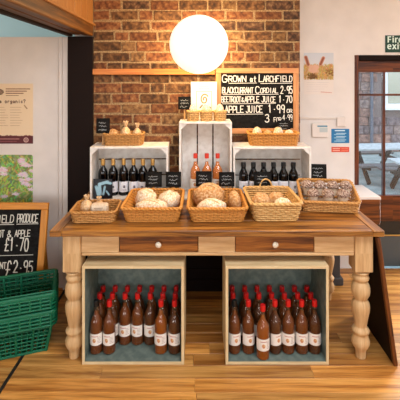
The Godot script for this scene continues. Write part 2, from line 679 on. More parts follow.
func floor_crate(label: String, at: Vector3, w: float, h: float, dp: float) -> Node3D:
	var t := thing("display_crate", label, "crate", at, 0.0, "wooden display crates under the table")
	var th := 0.016
	var pl := 0.0015
	var spec := [["side_panel", Vector3(-w / 2 + th / 2, h / 2, -dp / 2), Vector3(th, h, dp), Vector3(1, 0, 0)], ["side_panel", Vector3(w / 2 - th / 2, h / 2, -dp / 2), Vector3(th, h, dp), Vector3(-1, 0, 0)],
		["base_panel", Vector3(0, th / 2, -dp / 2), Vector3(w - 2 * th, th, dp), Vector3(0, 1, 0)], ["top_panel", Vector3(0, h - th / 2, -dp / 2), Vector3(w - 2 * th, th, dp), Vector3(0, -1, 0)],
		["back_panel", Vector3(0, h / 2, -dp + th / 2), Vector3(w - 2 * th, h - 2 * th, th), Vector3(0, 0, 1)]]
	for s in spec:
		var o := obj(bx(s[1], s[2], 0.0012, 1 if s[0] == "side_panel" else 0), s[0], M.ply, t)
		var inn: Vector3 = s[3]
		var size: Vector3 = s[2]
		var c: Vector3 = s[1]
		for ax in 3:
			if inn[ax] != 0.0:
				c += inn * (size[ax] * 0.5 + pl * 0.5)
				size[ax] = pl
		if s[0] != "back_panel":
			size.z -= th + 0.004
			c.z += th / 2 - 0.002
		if s[0] == "side_panel":
			size.y -= 2 * th + 2 * pl + 0.001
		var p := obj(bx(c, size), "paint_coat", M.teal_paint, o)
		p.set_meta("label", "grey blue painted inner face")
	return t

# ================================================================ the scene
func _ready() -> void:
	rng.seed = 20240611
	# ------------------------------------------------ camera, sky, light
	var cam := Camera3D.new()
	cam.name = "camera"
	add_child(cam)
	cam.position = Vector3(0, 1.66, 0)
	cam.near = 0.05
	cam.far = 200.0
	cam.projection = Camera3D.PROJECTION_FRUSTUM
	cam.size = 400.0 / 380.0 * cam.near
	cam.frustum_offset = Vector2(0, -120.0 / 380.0 * cam.near)
	cam.current = true

	var env := Environment.new()
	env.background_mode = Environment.BG_SKY
	var sky := Sky.new()
	var sm := ProceduralSkyMaterial.new()
	sm.sky_top_color = Color(0.72, 0.80, 0.90)
	sm.sky_horizon_color = Color(0.90, 0.92, 0.94)
	sm.ground_horizon_color = Color(0.62, 0.62, 0.60)
	sm.ground_bottom_color = Color(0.4, 0.4, 0.38)
	sm.sky_energy_multiplier = 2.2
	sky.sky_material = sm
	env.sky = sky
	env.tonemap_mode = Environment.TONE_MAPPER_LINEAR
	env.tonemap_exposure = 0.65
	env.sdfgi_enabled = true
	env.ssao_enabled = true
	env.ssil_enabled = true
	var we := WorldEnvironment.new()
	we.name = "world_environment"
	we.environment = env
	add_child(we)

	# daylight entering by the rooflight, the window behind the camera, and the next room's window; the door leaf and blue wall fills are added
	for a in [["daylight_rooflight", Vector3(0.9, 2.72, -0.9), Vector3(-90, 0, 0), Vector2(2.4, 1.2), 7.6], ["daylight_front_window", Vector3(1.3, 1.75, 3.1), Vector3.ZERO, Vector2(3.4, 1.5), 4.6], ["daylight_side_room_window", Vector3(-2.4, 1.6, 3.1), Vector3.ZERO, Vector2(2.0, 1.4), 8.0], ["added_blue_wall_fill", Vector3(-3.95, 1.6, -3.9), Vector3(0, -90, 0), Vector2(0.8, 1.4), 4.0], ["added_door_glare", Vector3(2.30, 0.93, -3.34), Vector3(0, 180, 0), Vector2(0.66, 1.6), 9.0]]:
		var al := AreaLight3D.new()
		al.name = a[0]
		add_child(al)
		al.position = a[1]
		al.rotation_degrees = a[2]
		al.area_size = a[3]
		al.light_energy = a[4]
		al.light_color = Color(1.0, 0.985, 0.965)
		al.area_range = 14.0
		al.shadow_enabled = true

	make_materials()
	build_room()
	build_outside()
	build_table()
	build_crates()
	build_bottles()
	build_baskets()
	build_signs()
	build_left_side()
	build_lamp()
	build_small()

func make_materials() -> void:
	var wf := wood_image(11, Color(0.86, 0.66, 0.38), Color(0.74, 0.53, 0.27), Color(0.50, 0.305, 0.125), 0.75)
	M.floor_a = wood(wf, 2.6, 0.42, 0.34)
	M.floor_b = wood(wf, 2.6, 0.42, 0.36, Color(0.90, 0.86, 0.82))
	M.floor_c = wood(wf, 2.6, 0.42, 0.32, Color(1.12, 1.08, 1.02))
	var wt := wood_image(23, Color(0.74, 0.515, 0.24), Color(0.56, 0.365, 0.15), Color(0.30, 0.165, 0.06), 1.0)
	M.table_a = wood(wt, 2.6, 0.5, 0.33)
	M.table_b = wood(wt, 2.6, 0.5, 0.36, Color(0.88, 0.84, 0.8))
	M.drawer = wood(wt, 1.6, 0.4, 0.42, Color(0.94, 0.86, 0.78))
	M.leaf = wood(wt, 1.6, 0.4, 0.4, Color(0.62, 0.5, 0.42))
	M.beam = wood(wt, 2.0, 0.4, 0.5, Color(0.66, 0.62, 0.50))
	M.joinery = wood(wt, 2.0, 0.4, 0.38, Color(0.66, 0.50, 0.42))
	M.counter_front = wood(wt, 2.0, 0.4, 0.38, Color(0.74, 0.6, 0.5))
	var wp := wood_image(37, Color(0.90, 0.78, 0.60), Color(0.82, 0.67, 0.47), Color(0.70, 0.53, 0.34), 0.55)
	M.pine_leg = wood(wp, 1.0, 0.3, 0.55)
	M.pine = wood(wp, 1.2, 0.3, 0.6, Color(0.96, 0.9, 0.8))
	M.clad = wood(wp, 1.2, 0.3, 0.5, Color(0.70, 0.58, 0.44))
	M.batten = wood(wp, 1.6, 0.3, 0.5, Color(0.95, 0.72, 0.48))
	M.ply = wood(wood_image(41, Color(0.93, 0.86, 0.70), Color(0.87, 0.78, 0.60), Color(0.74, 0.62, 0.44), 0.6, 512, 128), 1.2, 0.4, 0.6)
	M.pink_pine = wood(wp, 1.2, 0.3, 0.5, Color(0.98, 0.84, 0.76))
	M.gold_frame = wood(wp, 1.2, 0.3, 0.45, Color(1.0, 0.80, 0.38))
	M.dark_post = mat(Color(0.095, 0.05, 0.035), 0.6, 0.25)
	M.dark_seam = mat(Color(0.12, 0.1, 0.09), 0.6)
	var plaster := noise_tex(3, 0.02, [[0.0, Color(0.87, 0.845, 0.825)], [1.0, Color(0.91, 0.885, 0.865)]])
	M.white_wall = tri(plaster, 0.8, 0.85)
	M.white_wood = tri(plaster, 0.9, 0.45, Color(1.0, 0.99, 0.98))
	M.blue_wall = mat(Color(0.70, 0.84, 0.88), 0.85)
	M.ceiling = mat(Color(0.88, 0.85, 0.80), 0.9)
	M.mortar = tri(noise_tex(8, 0.05, [[0.0, Color(0.42, 0.33, 0.22)], [0.5, Color(0.60, 0.49, 0.35)], [1.0, Color(0.72, 0.62, 0.47)]]), 5.0, 0.95)
	M.bricks = []
	var br := [
		[[0.0, Color(0.18, 0.11, 0.075)], [0.4, Color(0.37, 0.245, 0.145)], [0.65, Color(0.46, 0.315, 0.185)], [1.0, Color(0.60, 0.47, 0.33)]],
		[[0.0, Color(0.13, 0.09, 0.07)], [0.4, Color(0.29, 0.19, 0.13)], [0.65, Color(0.40, 0.28, 0.19)], [1.0, Color(0.56, 0.45, 0.33)]],
		[[0.0, Color(0.25, 0.135, 0.09)], [0.4, Color(0.45, 0.265, 0.155)], [0.7, Color(0.54, 0.355, 0.21)], [1.0, Color(0.66, 0.52, 0.37)]],
		[[0.0, Color(0.26, 0.17, 0.10)], [0.4, Color(0.46, 0.325, 0.20)], [0.7, Color(0.56, 0.42, 0.27)], [1.0, Color(0.66, 0.54, 0.38)]],
	]
	for i in br.size():
		var t := noise_tex(50 + i, 0.018, br[i], 256, 5)
		for k in 2:
			var m := tri(t, 4.2, 0.9, [Color.WHITE, Color(0.86, 0.84, 0.80)][k])
			m.uv1_offset = Vector3(0.13 * k, 0.37 * i, 0.2)
			M.bricks.append(m)
	M.white_paint = tri(noise_tex(14, 0.03, [[0.0, Color(0.85, 0.82, 0.78)], [0.6, Color(0.92, 0.90, 0.87)], [1.0, Color(0.94, 0.925, 0.90)]]), 2.0, 0.6)
	M.teal_paint = tri(noise_tex(17, 0.03, [[0.0, Color(0.33, 0.39, 0.37)], [0.5, Color(0.40, 0.46, 0.43)], [1.0, Color(0.48, 0.53, 0.49)]]), 2.0, 0.6)
	M.wicker = tri(noise_tex(19, 0.06, [[0.0, Color(0.56, 0.36, 0.15)], [0.5, Color(0.76, 0.54, 0.28)], [1.0, Color(0.86, 0.68, 0.42)]]), 7.0, 0.6)
	M.wicker_pale = tri(noise_tex(20, 0.06, [[0.0, Color(0.66, 0.47, 0.24)], [0.5, Color(0.84, 0.66, 0.40)], [1.0, Color(0.92, 0.78, 0.54)]]), 7.0, 0.6)
	M.wicker_gold = tri(noise_tex(22, 0.06, [[0.0, Color(0.64, 0.38, 0.12)], [0.5, Color(0.82, 0.56, 0.24)], [1.0, Color(0.90, 0.68, 0.36)]]), 7.0, 0.6)
	M.wicker_dark = mat(Color(0.52, 0.34, 0.15), 0.7)
	M.crust = tri(noise_tex(31, 0.03, [[0.0, Color(0.58, 0.36, 0.17)], [0.45, Color(0.76, 0.54, 0.31)], [0.62, Color(0.84, 0.68, 0.48)], [1.0, Color(0.95, 0.90, 0.80)]]), 6.5, 0.8)
	M.floury = tri(noise_tex(32, 0.04, [[0.0, Color(0.74, 0.55, 0.36)], [0.4, Color(0.85, 0.72, 0.55)], [0.62, Color(0.95, 0.90, 0.82)], [1.0, Color(0.97, 0.94, 0.88)]]), 6.5, 0.85)
	M.crumb = mat(Color(0.86, 0.72, 0.52), 0.9)
	M.muffin = tri(noise_tex(33, 0.09, [[0.0, Color(0.18, 0.09, 0.05)], [0.48, Color(0.40, 0.23, 0.14)], [0.56, Color(0.80, 0.71, 0.64)], [1.0, Color(0.94, 0.90, 0.86)]]), 4.0, 0.85)
	M.paper = tri(noise_tex(34, 0.05, [[0.0, Color(0.76, 0.66, 0.55)], [1.0, Color(0.92, 0.85, 0.76)]]), 5.0, 0.7)
	M.wrap = tri(noise_tex(35, 0.06, [[0.0, Color(0.66, 0.46, 0.28)], [0.5, Color(0.86, 0.70, 0.50)], [1.0, Color(0.95, 0.88, 0.78)]]), 6.0, 0.3)
	M.string = mat(Color(0.55, 0.4, 0.25), 0.9)
	M.slate_edge = mat(Color(0.08, 0.075, 0.07), 0.8, 0.2)
	var gl := mat(Color(0.9, 0.75, 0.55, 0.03), 0.03)
	gl.transparency = BaseMaterial3D.TRANSPARENCY_ALPHA
	M.glass = gl
	var pane := mat(Color(0.96, 0.99, 1.0, 0.02), 0.02)
	pane.transparency = BaseMaterial3D.TRANSPARENCY_ALPHA
	M.pane = pane
	M.juices = [mat(Color(0.38, 0.16, 0.0), 0.3, 0.2), mat(Color(0.27, 0.10, 0.0), 0.3, 0.2), mat(Color(0.52, 0.25, 0.0), 0.3, 0.2)]
	M.pale_juice = mat(Color(0.80, 0.46, 0.20), 0.25)
	M.red_cap = mat(Color(0.78, 0.07, 0.07), 0.35)
	M.orange_cap = mat(Color(0.86, 0.22, 0.13), 0.35)
	M.black_cap = mat(Color(0.03, 0.03, 0.035), 0.35)
	M.dark_glass = mat(Color(0.018, 0.016, 0.022), 0.08)
	M.gold_foil = mat(Color(0.80, 0.62, 0.34), 0.35)
	M.gold_foil.metallic = 0.5
	M.knob = mat(Color(0.90, 0.86, 0.78), 0.3)
	M.green = mat(Color(0.0, 0.40, 0.27), 0.45)
	M.slate_panel = mat(Color(0.27, 0.31, 0.33), 0.55)
	M.black_panel = mat(Color(0.09, 0.085, 0.07), 0.6)
	M.brass = mat(Color(0.72, 0.60, 0.36), 0.4)
	M.brass.metallic = 0.6
	M.pipe_grey = mat(Color(0.24, 0.24, 0.25), 0.55)
	# printed labels
	var im := Image.create(128, 64, false, Image.FORMAT_RGB8)
	im.fill(Color(0.93, 0.90, 0.86))
	for k in 160:
		var a := rng.randf() * TAU
		var q := sqrt(rng.randf())
		dab(im, Vector2(62 + cos(a) * 11 * q, 36 + sin(a) * 10 * q), 2.0, Color(0.80, 0.45 + 0.2 * rng.randf(), 0.36, 0.7), 0.0)
	dab(im, Vector2(67, 33), 4.0, Color(0.88, 0.76, 0.5), 0.0)
	for k in 5:
		stroke(im, Vector2(86, 18 + k * 8), Vector2(104 + rng.randf() * 12, 18 + k * 8), 0.8, Color(0.55, 0.45, 0.42), 0.2)
	stroke(im, Vector2(40, 14), Vector2(88, 13), 1.5, Color(0.7, 0.4, 0.36), 0.2)
	M.apple_label = print_mat(im, 0.6)
	im = Image.create(128, 64, false, Image.FORMAT_RGB8)
	im.fill(Color(0.93, 0.92, 0.93))
	im.fill_rect(Rect2i(54, 24, 22, 14), Color(0.16, 0.15, 0.2))
	im.fill_rect(Rect2i(58, 27, 6, 8), Color(0.75, 0.74, 0.78))
	im.fill_rect(Rect2i(67, 29, 6, 5), Color(0.7, 0.69, 0.74))
	for k in 3:
		stroke(im, Vector2(44, 46 + k * 5), Vector2(86, 46 + k * 5), 0.7, Color(0.5, 0.5, 0.55), 0.25)
	M.cordial_label = print_mat(im, 0.6)
	M.slates = []
	for s in 4:
		var c := slate_image(96, 88)
		var ink := Color(0.82, 0.84, 0.84)
		for row in 3:
			var yy := 24.0 + row * 22.0 + rng.randf_range(-2, 2)
			var x := 12.0 + rng.randf() * 10.0
			var last := Vector2(x, yy)
			while x < 78.0 - 12.0 * rng.randf():
				x += 4.0
				var p := Vector2(x, yy + rng.randf_range(-6, 6))
				stroke(c, last, p, 0.9, Color(ink, 0.75), 0.2)
				last = p
		M.slates.append(chalk_mat(c))

func build_room() -> void:
	# floor: boards laid one by one where the photo shows them
	var fl := struct(bx(Vector3(1.17, -0.062, -0.075), Vector3(4.46, 0.1, 6.55)), "floor", M.dark_seam)
	var fl2 := struct(bx(Vector3(-2.53, -0.062, -0.9), Vector3(2.94, 0.1, 8.2)), "floor", M.dark_seam)
	var pm := []
	for k in 6:
		pm.append(bx(Vector3(0, -0.006, 0), Vector3(1.2, 0.0115, 0.0945), 0.0012, 0, Vector2(0.6 + rng.randf() * 1.3, rng.randf() * 0.42)).mesh())
	var mats := [M.floor_a, M.floor_b, M.floor_a, M.floor_c]
	var lay := func(parent: Node, xa: float, xb: float, z0: float, count: int) -> void:
		for r in count:
			var x := xa
			var ln := rng.randf_range(0.35, 1.2)
			while x < xb - 0.001:
				var e := minf(x + ln, xb)
				if xb - e < 0.15:
					e = xb
				var o := put(pm[rng.randi() % 6], "plank", mats[rng.randi() % 4], parent, Vector3((x + e) / 2, 0, z0 + 0.0475 + r * 0.095))
				o.scale.x = (e - x - 0.001) / 1.2
				x = e
				ln = 1.2
	lay.call(fl, -1.058, 3.4, -3.35, 28)
	lay.call(fl2, -3.2, -1.076, -4.0, 35)
	var rest := bx(Vector3(1.17, -0.006, 1.255), Vector3(4.46, 0.0115, 3.89), 0.0, 0, Vector2(1.3, 0.2))
	obj(rest, "far_boards", M.floor_a, fl)
	obj(bx(Vector3(-2.14, -0.006, 1.26), Vector3(2.12, 0.0115, 3.87), 0.0, 0, Vector2(1.3, 0.2)), "far_boards", M.floor_a, fl2)
	var tr := struct(bx(Vector3(-1.067, -0.0045, -0.4), Vector3(0.018, 0.015, 7.2), 0.001), "trim_1", M.dark_seam)

	# brick pier
	var wb := struct(bx(Vector3(-0.026, 1.375, -3.176), Vector3(1.63, 2.75, 0.352)), "wall_brick", M.mortar)
	var ch := 0.0818
	var stretch := []
	var heads := []
	for k in 4:
		for want in [[0.215, stretch], [0.103, heads]]:
			var b := MB.new()
			b.box(Vector3.ZERO, Vector3(want[0], 0.0705, 0.03), 0.005)
			var f := FastNoiseLite.new()
			f.seed = 60 + k
			f.frequency = 6.0
			for i in b.v.size():
				b.v[i] += Vector3(f.get_noise_3dv(b.v[i]), f.get_noise_3dv(b.v[i] + Vector3(9, 0, 0)), f.get_noise_3dv(b.v[i] + Vector3(0, 9, 0)) * 0.6) * 0.009
			want[1].append(b.mesh())
	# near-black boards over the pier foot, added to stand for under-table shade
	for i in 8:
		obj(bx(Vector3(-0.026, 0.047 + i * 0.092, -2.99), Vector3(1.63, 0.0905, 0.02), 0.003, 0), "shade_board", M.dark_post, wb)
	for r in range(9, 33):
		var x := -0.840
		var first := true
		while x < 0.786:
			var hd := rng.randf() < 0.27
			var ln := 0.103 if hd else 0.215
			var want := ln
			if first and r % 2 == 0:
				want = ln * rng.randf_range(0.5, 0.75)
			first = false
			var e := minf(x + want, 0.788)
			if 0.788 - e < 0.045:
				e = 0.788
			var o := put((heads if hd else stretch)[rng.randi() % 4], "brick", M.bricks[[0, 1, 2, 4, 4, 5, 6, 7, 0, 1, 5, 4][rng.randi() % 12]], wb, Vector3((x + e) / 2, 0.042 + r * ch + rng.randf_range(-0.0015, 0.0015), -3.0115 + rng.randf_range(-0.002, 0.002)))
			o.scale.x = (e - x) / ln
			x = e + 0.0115

	# white wall with the door opening
	var ww := bx(Vector3(1.0755, 1.375, -3.45), Vector3(0.573, 2.75, 0.2))
	ww.box(Vector3(2.026, 2.315, -3.45), Vector3(1.328, 0.87, 0.2))
	ww.box(Vector3(3.045, 1.375, -3.45), Vector3(0.71, 2.75, 0.2))
	struct(ww, "wall_back", M.white_wall)
	# right wall, and the wall behind the camera with a wide window opening
	var wr := bx(Vector3(3.5, 1.375, -0.1), Vector3(0.2, 2.75, 6.9))
	struct(wr, "wall_right", M.white_wall)
	var wf := bx(Vector3(1.27, 0.5, 3.3), Vector3(4.66, 1.0, 0.2))
	wf.box(Vector3(1.27, 2.625, 3.3), Vector3(4.66, 0.25, 0.2))
	wf.box(Vector3(-0.72, 1.75, 3.3), Vector3(0.64, 1.5, 0.2))
	wf.box(Vector3(3.3, 1.75, 3.3), Vector3(0.6, 1.5, 0.2))
	struct(wf, "wall_front", M.white_wall)
	var wfl := bx(Vector3(-2.53, 0.45, 3.3), Vector3(2.94, 0.9, 0.2))
	wfl.box(Vector3(-2.53, 2.525, 3.3), Vector3(2.94, 0.45, 0.2))
	wfl.box(Vector3(-3.7, 1.6, 3.3), Vector3(0.6, 1.4, 0.2))
	wfl.box(Vector3(-1.23, 1.6, 3.3), Vector3(0.34, 1.4, 0.2))
	struct(wfl, "wall_front", M.white_wall)
	# ceiling with a rooflight opening
	var cb := bx(Vector3(-2.2, 2.8, -0.75), Vector3(3.8, 0.1, 8.5))
	cb.box(Vector3(2.85, 2.8, -0.75), Vector3(1.5, 0.1, 8.5))
	cb.box(Vector3(0.9, 2.8, -3.25), Vector3(2.4, 0.1, 3.5))
	cb.box(Vector3(0.9, 2.8, 1.6), Vector3(2.4, 0.1, 3.8))
	struct(cb, "ceiling", M.ceiling)
	struct(bx(Vector3(-4.05, 1.375, -0.85), Vector3(0.1, 2.75, 8.3)), "wall_side_room", M.white_wall)
	struct(bx(Vector3(-2.5, 1.375, -4.55), Vector3(3.2, 2.75, 0.1)), "wall_blue", M.blue_wall)
	struct(bx(Vector3(-0.94, 1.375, -3.8), Vector3(0.16, 2.75, 1.4)), "wall_side_room", M.white_wall)

	# left wall: wood cladding above a stained beam, wide opening below, solid nearer the camera
	var wl := struct(bx(Vector3(-0.9455, 2.42, 0.1), Vector3(0.185, 0.66, 6.2)), "wall_left", M.dark_post)
	for i in 42:
		var z := -2.92 + i * 0.149
		obj(bx(Vector3(-0.847, 2.42, z), Vector3(0.012, 0.66, 0.1465), 0.002, 1, Vector2(rng.randf(), rng.randf())), "plank", M.clad, wl)
	struct(bx(Vector3(-0.9455, 1.0, 1.9), Vector3(0.185, 2.09, 2.6)), "wall_left", M.white_wall)
	var be := struct(bx(Vector3(-0.870, 2.047, -1.16), Vector3(0.07, 0.086, 3.64), 0.008, 2), "trim_2", M.beam)
	obj(bx(Vector3(-0.919, 2.070, -1.16), Vector3(0.028, 0.04, 3.64), 0.002, 2), "groove", M.dark_post, be)
	obj(bx(Vector3(-0.965, 2.052, -1.16), Vector3(0.064, 0.076, 3.64), 0.008, 2), "inner_beam", M.beam, be)
	obj(bx(Vector3(-1.018, 2.046, -1.16), Vector3(0.042, 0.088, 3.64), 0.004, 2), "stop_bead", M.dark_post, be)
	obj(bx(Vector3(-0.829, 2.092, -1.16), Vector3(0.024, 0.016, 3.64), 0.004, 2), "moulding", M.clad, be)
	var jb := struct(bx(Vector3(-0.94, 1.0, -2.995), Vector3(0.199, 2.004, 0.03), 0.003, 1), "trim_3", M.dark_post)

	# glazed fire door in the white wall
	var dr := Node3D.new()
	dr.name = "door_1"
	add_child(dr)
	dr.set_meta("kind", "structure")
	var z := -3.40
	var J: Material = M.joinery
	obj(bx(Vector3(1.381, 0.94, z), Vector3(0.038, 1.88, 0.11), 0.004, 1), "frame_jamb", J, dr)
	obj(bx(Vector3(2.671, 0.94, z), Vector3(0.038, 1.88, 0.11), 0.004, 1), "frame_jamb", J, dr)
	obj(bx(Vector3(2.026, 1.855, z), Vector3(1.252, 0.05, 0.11), 0.004, 0), "frame_head", M.dark_post, dr)
	for s in 2:
		var x0 := 1.402 + s * 0.626
		obj(bx(Vector3(x0 + 0.312, 1.78, z), Vector3(0.62, 0.10, 0.045), 0.003, 0), "top_rail", J, dr)
		obj(bx(Vector3(x0 + 0.605, 0.93, z), Vector3(0.034, 1.60, 0.045), 0.003, 1), "stile", J, dr)
		if s == 1:
			# unseen far leaf, glazed to the floor to suit the added floor glare light
			obj(bx(Vector3(x0 + 0.312, 0.05, z), Vector3(0.62, 0.09, 0.045), 0.003, 0), "bottom_rail", J, dr)
			obj(bx(Vector3(x0 + 0.295, 0.91, z), Vector3(0.58, 1.63, 0.005)), "pane", M.pane, dr)
			continue
		obj(bx(Vector3(x0 + 0.312, 0.518, z), Vector3(0.62, 0.225, 0.045), 0.003, 0), "middle_rail", J, dr)
		obj(bx(Vector3(x0 + 0.238, 1.18, z), Vector3(0.018, 1.10, 0.04), 0.002, 1), "muntin", J, dr)
		obj(bx(Vector3(x0 + 0.312, 1.528, z), Vector3(0.62, 0.018, 0.036), 0.002, 0), "muntin", J, dr)
		for q in [[x0 + 0.115, 0.225, 1.078, 0.885], [x0 + 0.418, 0.338, 1.078, 0.885], [x0 + 0.115, 0.225, 1.634, 0.19], [x0 + 0.418, 0.338, 1.634, 0.19]]:
			obj(bx(Vector3(q[0], q[2], z), Vector3(q[1], q[3], 0.005)), "pane", M.pane, dr)
		obj(bx(Vector3(x0 + 0.312, 0.345, z), Vector3(0.62, 0.12, 0.03), 0.002), "dark_panel", M.black_panel, dr)
		obj(bx(Vector3(x0 + 0.312, 0.279, z + 0.012), Vector3(0.62, 0.012, 0.03), 0.002), "brass_strip", M.brass, dr)
		obj(bx(Vector3(x0 + 0.312, 0.137, z), Vector3(0.62, 0.272, 0.03), 0.002), "kick_plate", M.slate_panel, dr)

	# batten across the bricks
	struct(bx(Vector3(-0.36, 1.724, -2.982), Vector3(0.958, 0.046, 0.034), 0.003, 0), "trim_4", M.batten)
	# cable trunking on the white wall
	var tk := struct(bx(Vector3(1.0, 1.327, -3.341), Vector3(0.40, 0.016, 0.016), 0.002), "trim_5", M.white_wood)
	obj(bx(Vector3(1.235, 1.295, -3.335), Vector3(0.075, 0.085, 0.028), 0.004), "junction_box", M.white_wood, tk)

func build_outside() -> void:
	var g := noise_tex(71, 0.02, [[0.0, Color(0.44, 0.50, 0.49)], [0.5, Color(0.54, 0.59, 0.57)], [1.0, Color(0.66, 0.69, 0.66)]])
	struct(bx(Vector3(4.0, -0.66, -10.5), Vector3(18, 0.1, 13.8)), "ground", tri(g, 0.4, 0.95))
	# the stone building across the yard
	var b := thing("stone_building", "pinkish grey stone building across the yard beyond the glazed door", "building", Vector3(6.0, -0.61, -12.0))
	obj(bx(Vector3(0, 3.0, -0.3), Vector3(12, 6.0, 0.5)), "wall", mat(Color(0.48, 0.43, 0.41), 0.95), b)
	var st := noise_tex(72, 0.03, [[0.0, Color(0.33, 0.28, 0.27)], [0.5, Color(0.52, 0.44, 0.41)], [1.0, Color(0.68, 0.60, 0.56)]])
	var sms := [tri(st, 0.7, 0.95), tri(st, 0.7, 0.95, Color(0.85, 0.87, 0.92)), tri(st, 0.7, 0.95, Color(1.05, 0.95, 0.9))]
	var sme := []
	for k in 3:
		sme.append(bx(Vector3.ZERO, Vector3(0.5, 0.26, 0.08), 0.015).mesh())
	for r in 15:
		var x := -3.2 + rng.randf() * 0.3
		while x < 3.2:
			var ln := rng.randf_range(0.32, 0.62)
			if not (x + ln > -0.18 and x < 1.55 and r > 3 and r < 9):
				var o := put(sme[rng.randi() % 3], "stone", sms[rng.randi() % 3], b, Vector3(x + ln / 2, 0.14 + r * 0.275, -0.03))
				o.scale.x = (ln - 0.02) / 0.5
			x += ln
	var wn := obj(bx(Vector3(0.68, 2.05, -0.02), Vector3(1.68, 1.3, 0.06), 0.01), "window_frame", mat(Color(0.90, 0.90, 0.88), 0.6), b)
	for k in 2:
		obj(bx(Vector3(0.28 + k * 0.8, 2.08, 0.018), Vector3(0.70, 1.1, 0.02)), "pane", mat(Color(0.70, 0.69, 0.60), 0.1), wn)
	obj(bx(Vector3(0.68, 1.38, 0.06), Vector3(1.8, 0.1, 0.2), 0.01), "window_sill", mat(Color(0.92, 0.92, 0.91), 0.6), b)
	var dp := MB.new()
	dp.tube([Vector3(-0.62, 0.0, 0.09), Vector3(-0.62, 2.0, 0.09), Vector3(-0.62, 4.2, 0.09)], 0.05, 10)
	obj(dp, "drainpipe", mat(Color(0.34, 0.37, 0.41), 0.5), b)
	# picnic tables
	var tw := mat(Color(0.34, 0.33, 0.32), 0.8)
	var tt := tri(noise_tex(74, 0.03, [[0.0, Color(0.56, 0.58, 0.57)], [1.0, Color(0.76, 0.78, 0.77)]]), 1.0, 0.7)
	var dk := mat(Color(0.10, 0.09, 0.085), 0.8, 0.2)
	var spots := [[Vector3(4.15, -0.61, -9.0), 0.12, "grey weathered picnic table seen through the left door panes"], [Vector3(4.6, -0.61, -7.25), 0.0, "grey picnic table cut by the right edge, behind the right door panes"]]
	for s in spots:
		var t := thing("picnic_table", s[2], "picnic table", s[0], s[1])
		for k in 5:
			obj(bx(Vector3(0, 0.69, -0.3 + k * 0.15), Vector3(1.7, 0.04, 0.135), 0.004), "top_board", tt, t)
		for sz in [-1.0, 1.0]:
			for k in 2:
				obj(bx(Vector3(0, 0.41, sz * (0.62 + k * 0.14)), Vector3(1.7, 0.04, 0.125), 0.004), "seat_board", tw, t)
		for sx in [-0.58, 0.58]:
			for sz in [-1.0, 1.0]:
				var l := MB.new()
				var dirv := Vector3(0, 0.66, -0.5 * sz).normalized()
				var xf := Transform3D(Basis.looking_at(dirv, Vector3.RIGHT), Vector3(sx, 0.34, sz * 0.48))
				l.box(Vector3.ZERO, Vector3(0.1, 0.05, 0.80), 0.0, 2, Vector2.ZERO, xf)
				obj(l, "leg", dk, t)
			obj(bx(Vector3(sx, 0.36, 0), Vector3(0.045, 0.09, 1.5), 0.003), "cross_beam", dk, t)
			obj(bx(Vector3(sx, 0.64, 0), Vector3(0.045, 0.08, 0.7), 0.003), "top_bearer", dk, t)

func leg_part() -> MB:
	var b := MB.new()
	b.box(Vector3(0, 0.64, 0), Vector3(0.105, 0.225, 0.105), 0.003, 1)
	var S := 1.0 / 170.8
	var prof := []
	for q in [[275, 5], [275, 8.2], [276.2, 8.6], [277.6, 7.6], [278.6, 6.6], [279.6, 7.6], [281.5, 8.4], [283.8, 7.8], [285.2, 6.4], [286.5, 6.8], [288.5, 8.2], [292, 9.1], [295.5, 9.3], [299, 8.7], [302.4, 7.0], [304, 6.1], [305.2, 6.9], [307.5, 8.5], [311.5, 9.1], [316, 8.7], [321, 7.7], [326.5, 6.6], [331, 5.9], [332.4, 6.0], [333.4, 7.4], [335.4, 8.7], [337.4, 8.3], [339, 7.0], [340.4, 6.8], [342.5, 7.8], [346, 9.0], [349.5, 8.8], [352.6, 7.4], [354.6, 5.9], [357, 5.3], [363.5, 4.9], [363.5, 4.9], [363.5, 0]]:
		prof.append(Vector2(q[1] * S, (363.5 - q[0]) * S))
	var base := b.v.size()
	b.lathe(prof, 28)
	for i in range(base, b.v.size()):
		b.uv[i] = Vector2(b.v[i].y, atan2(b.v[i].x, b.v[i].z) * 0.05)
	return b

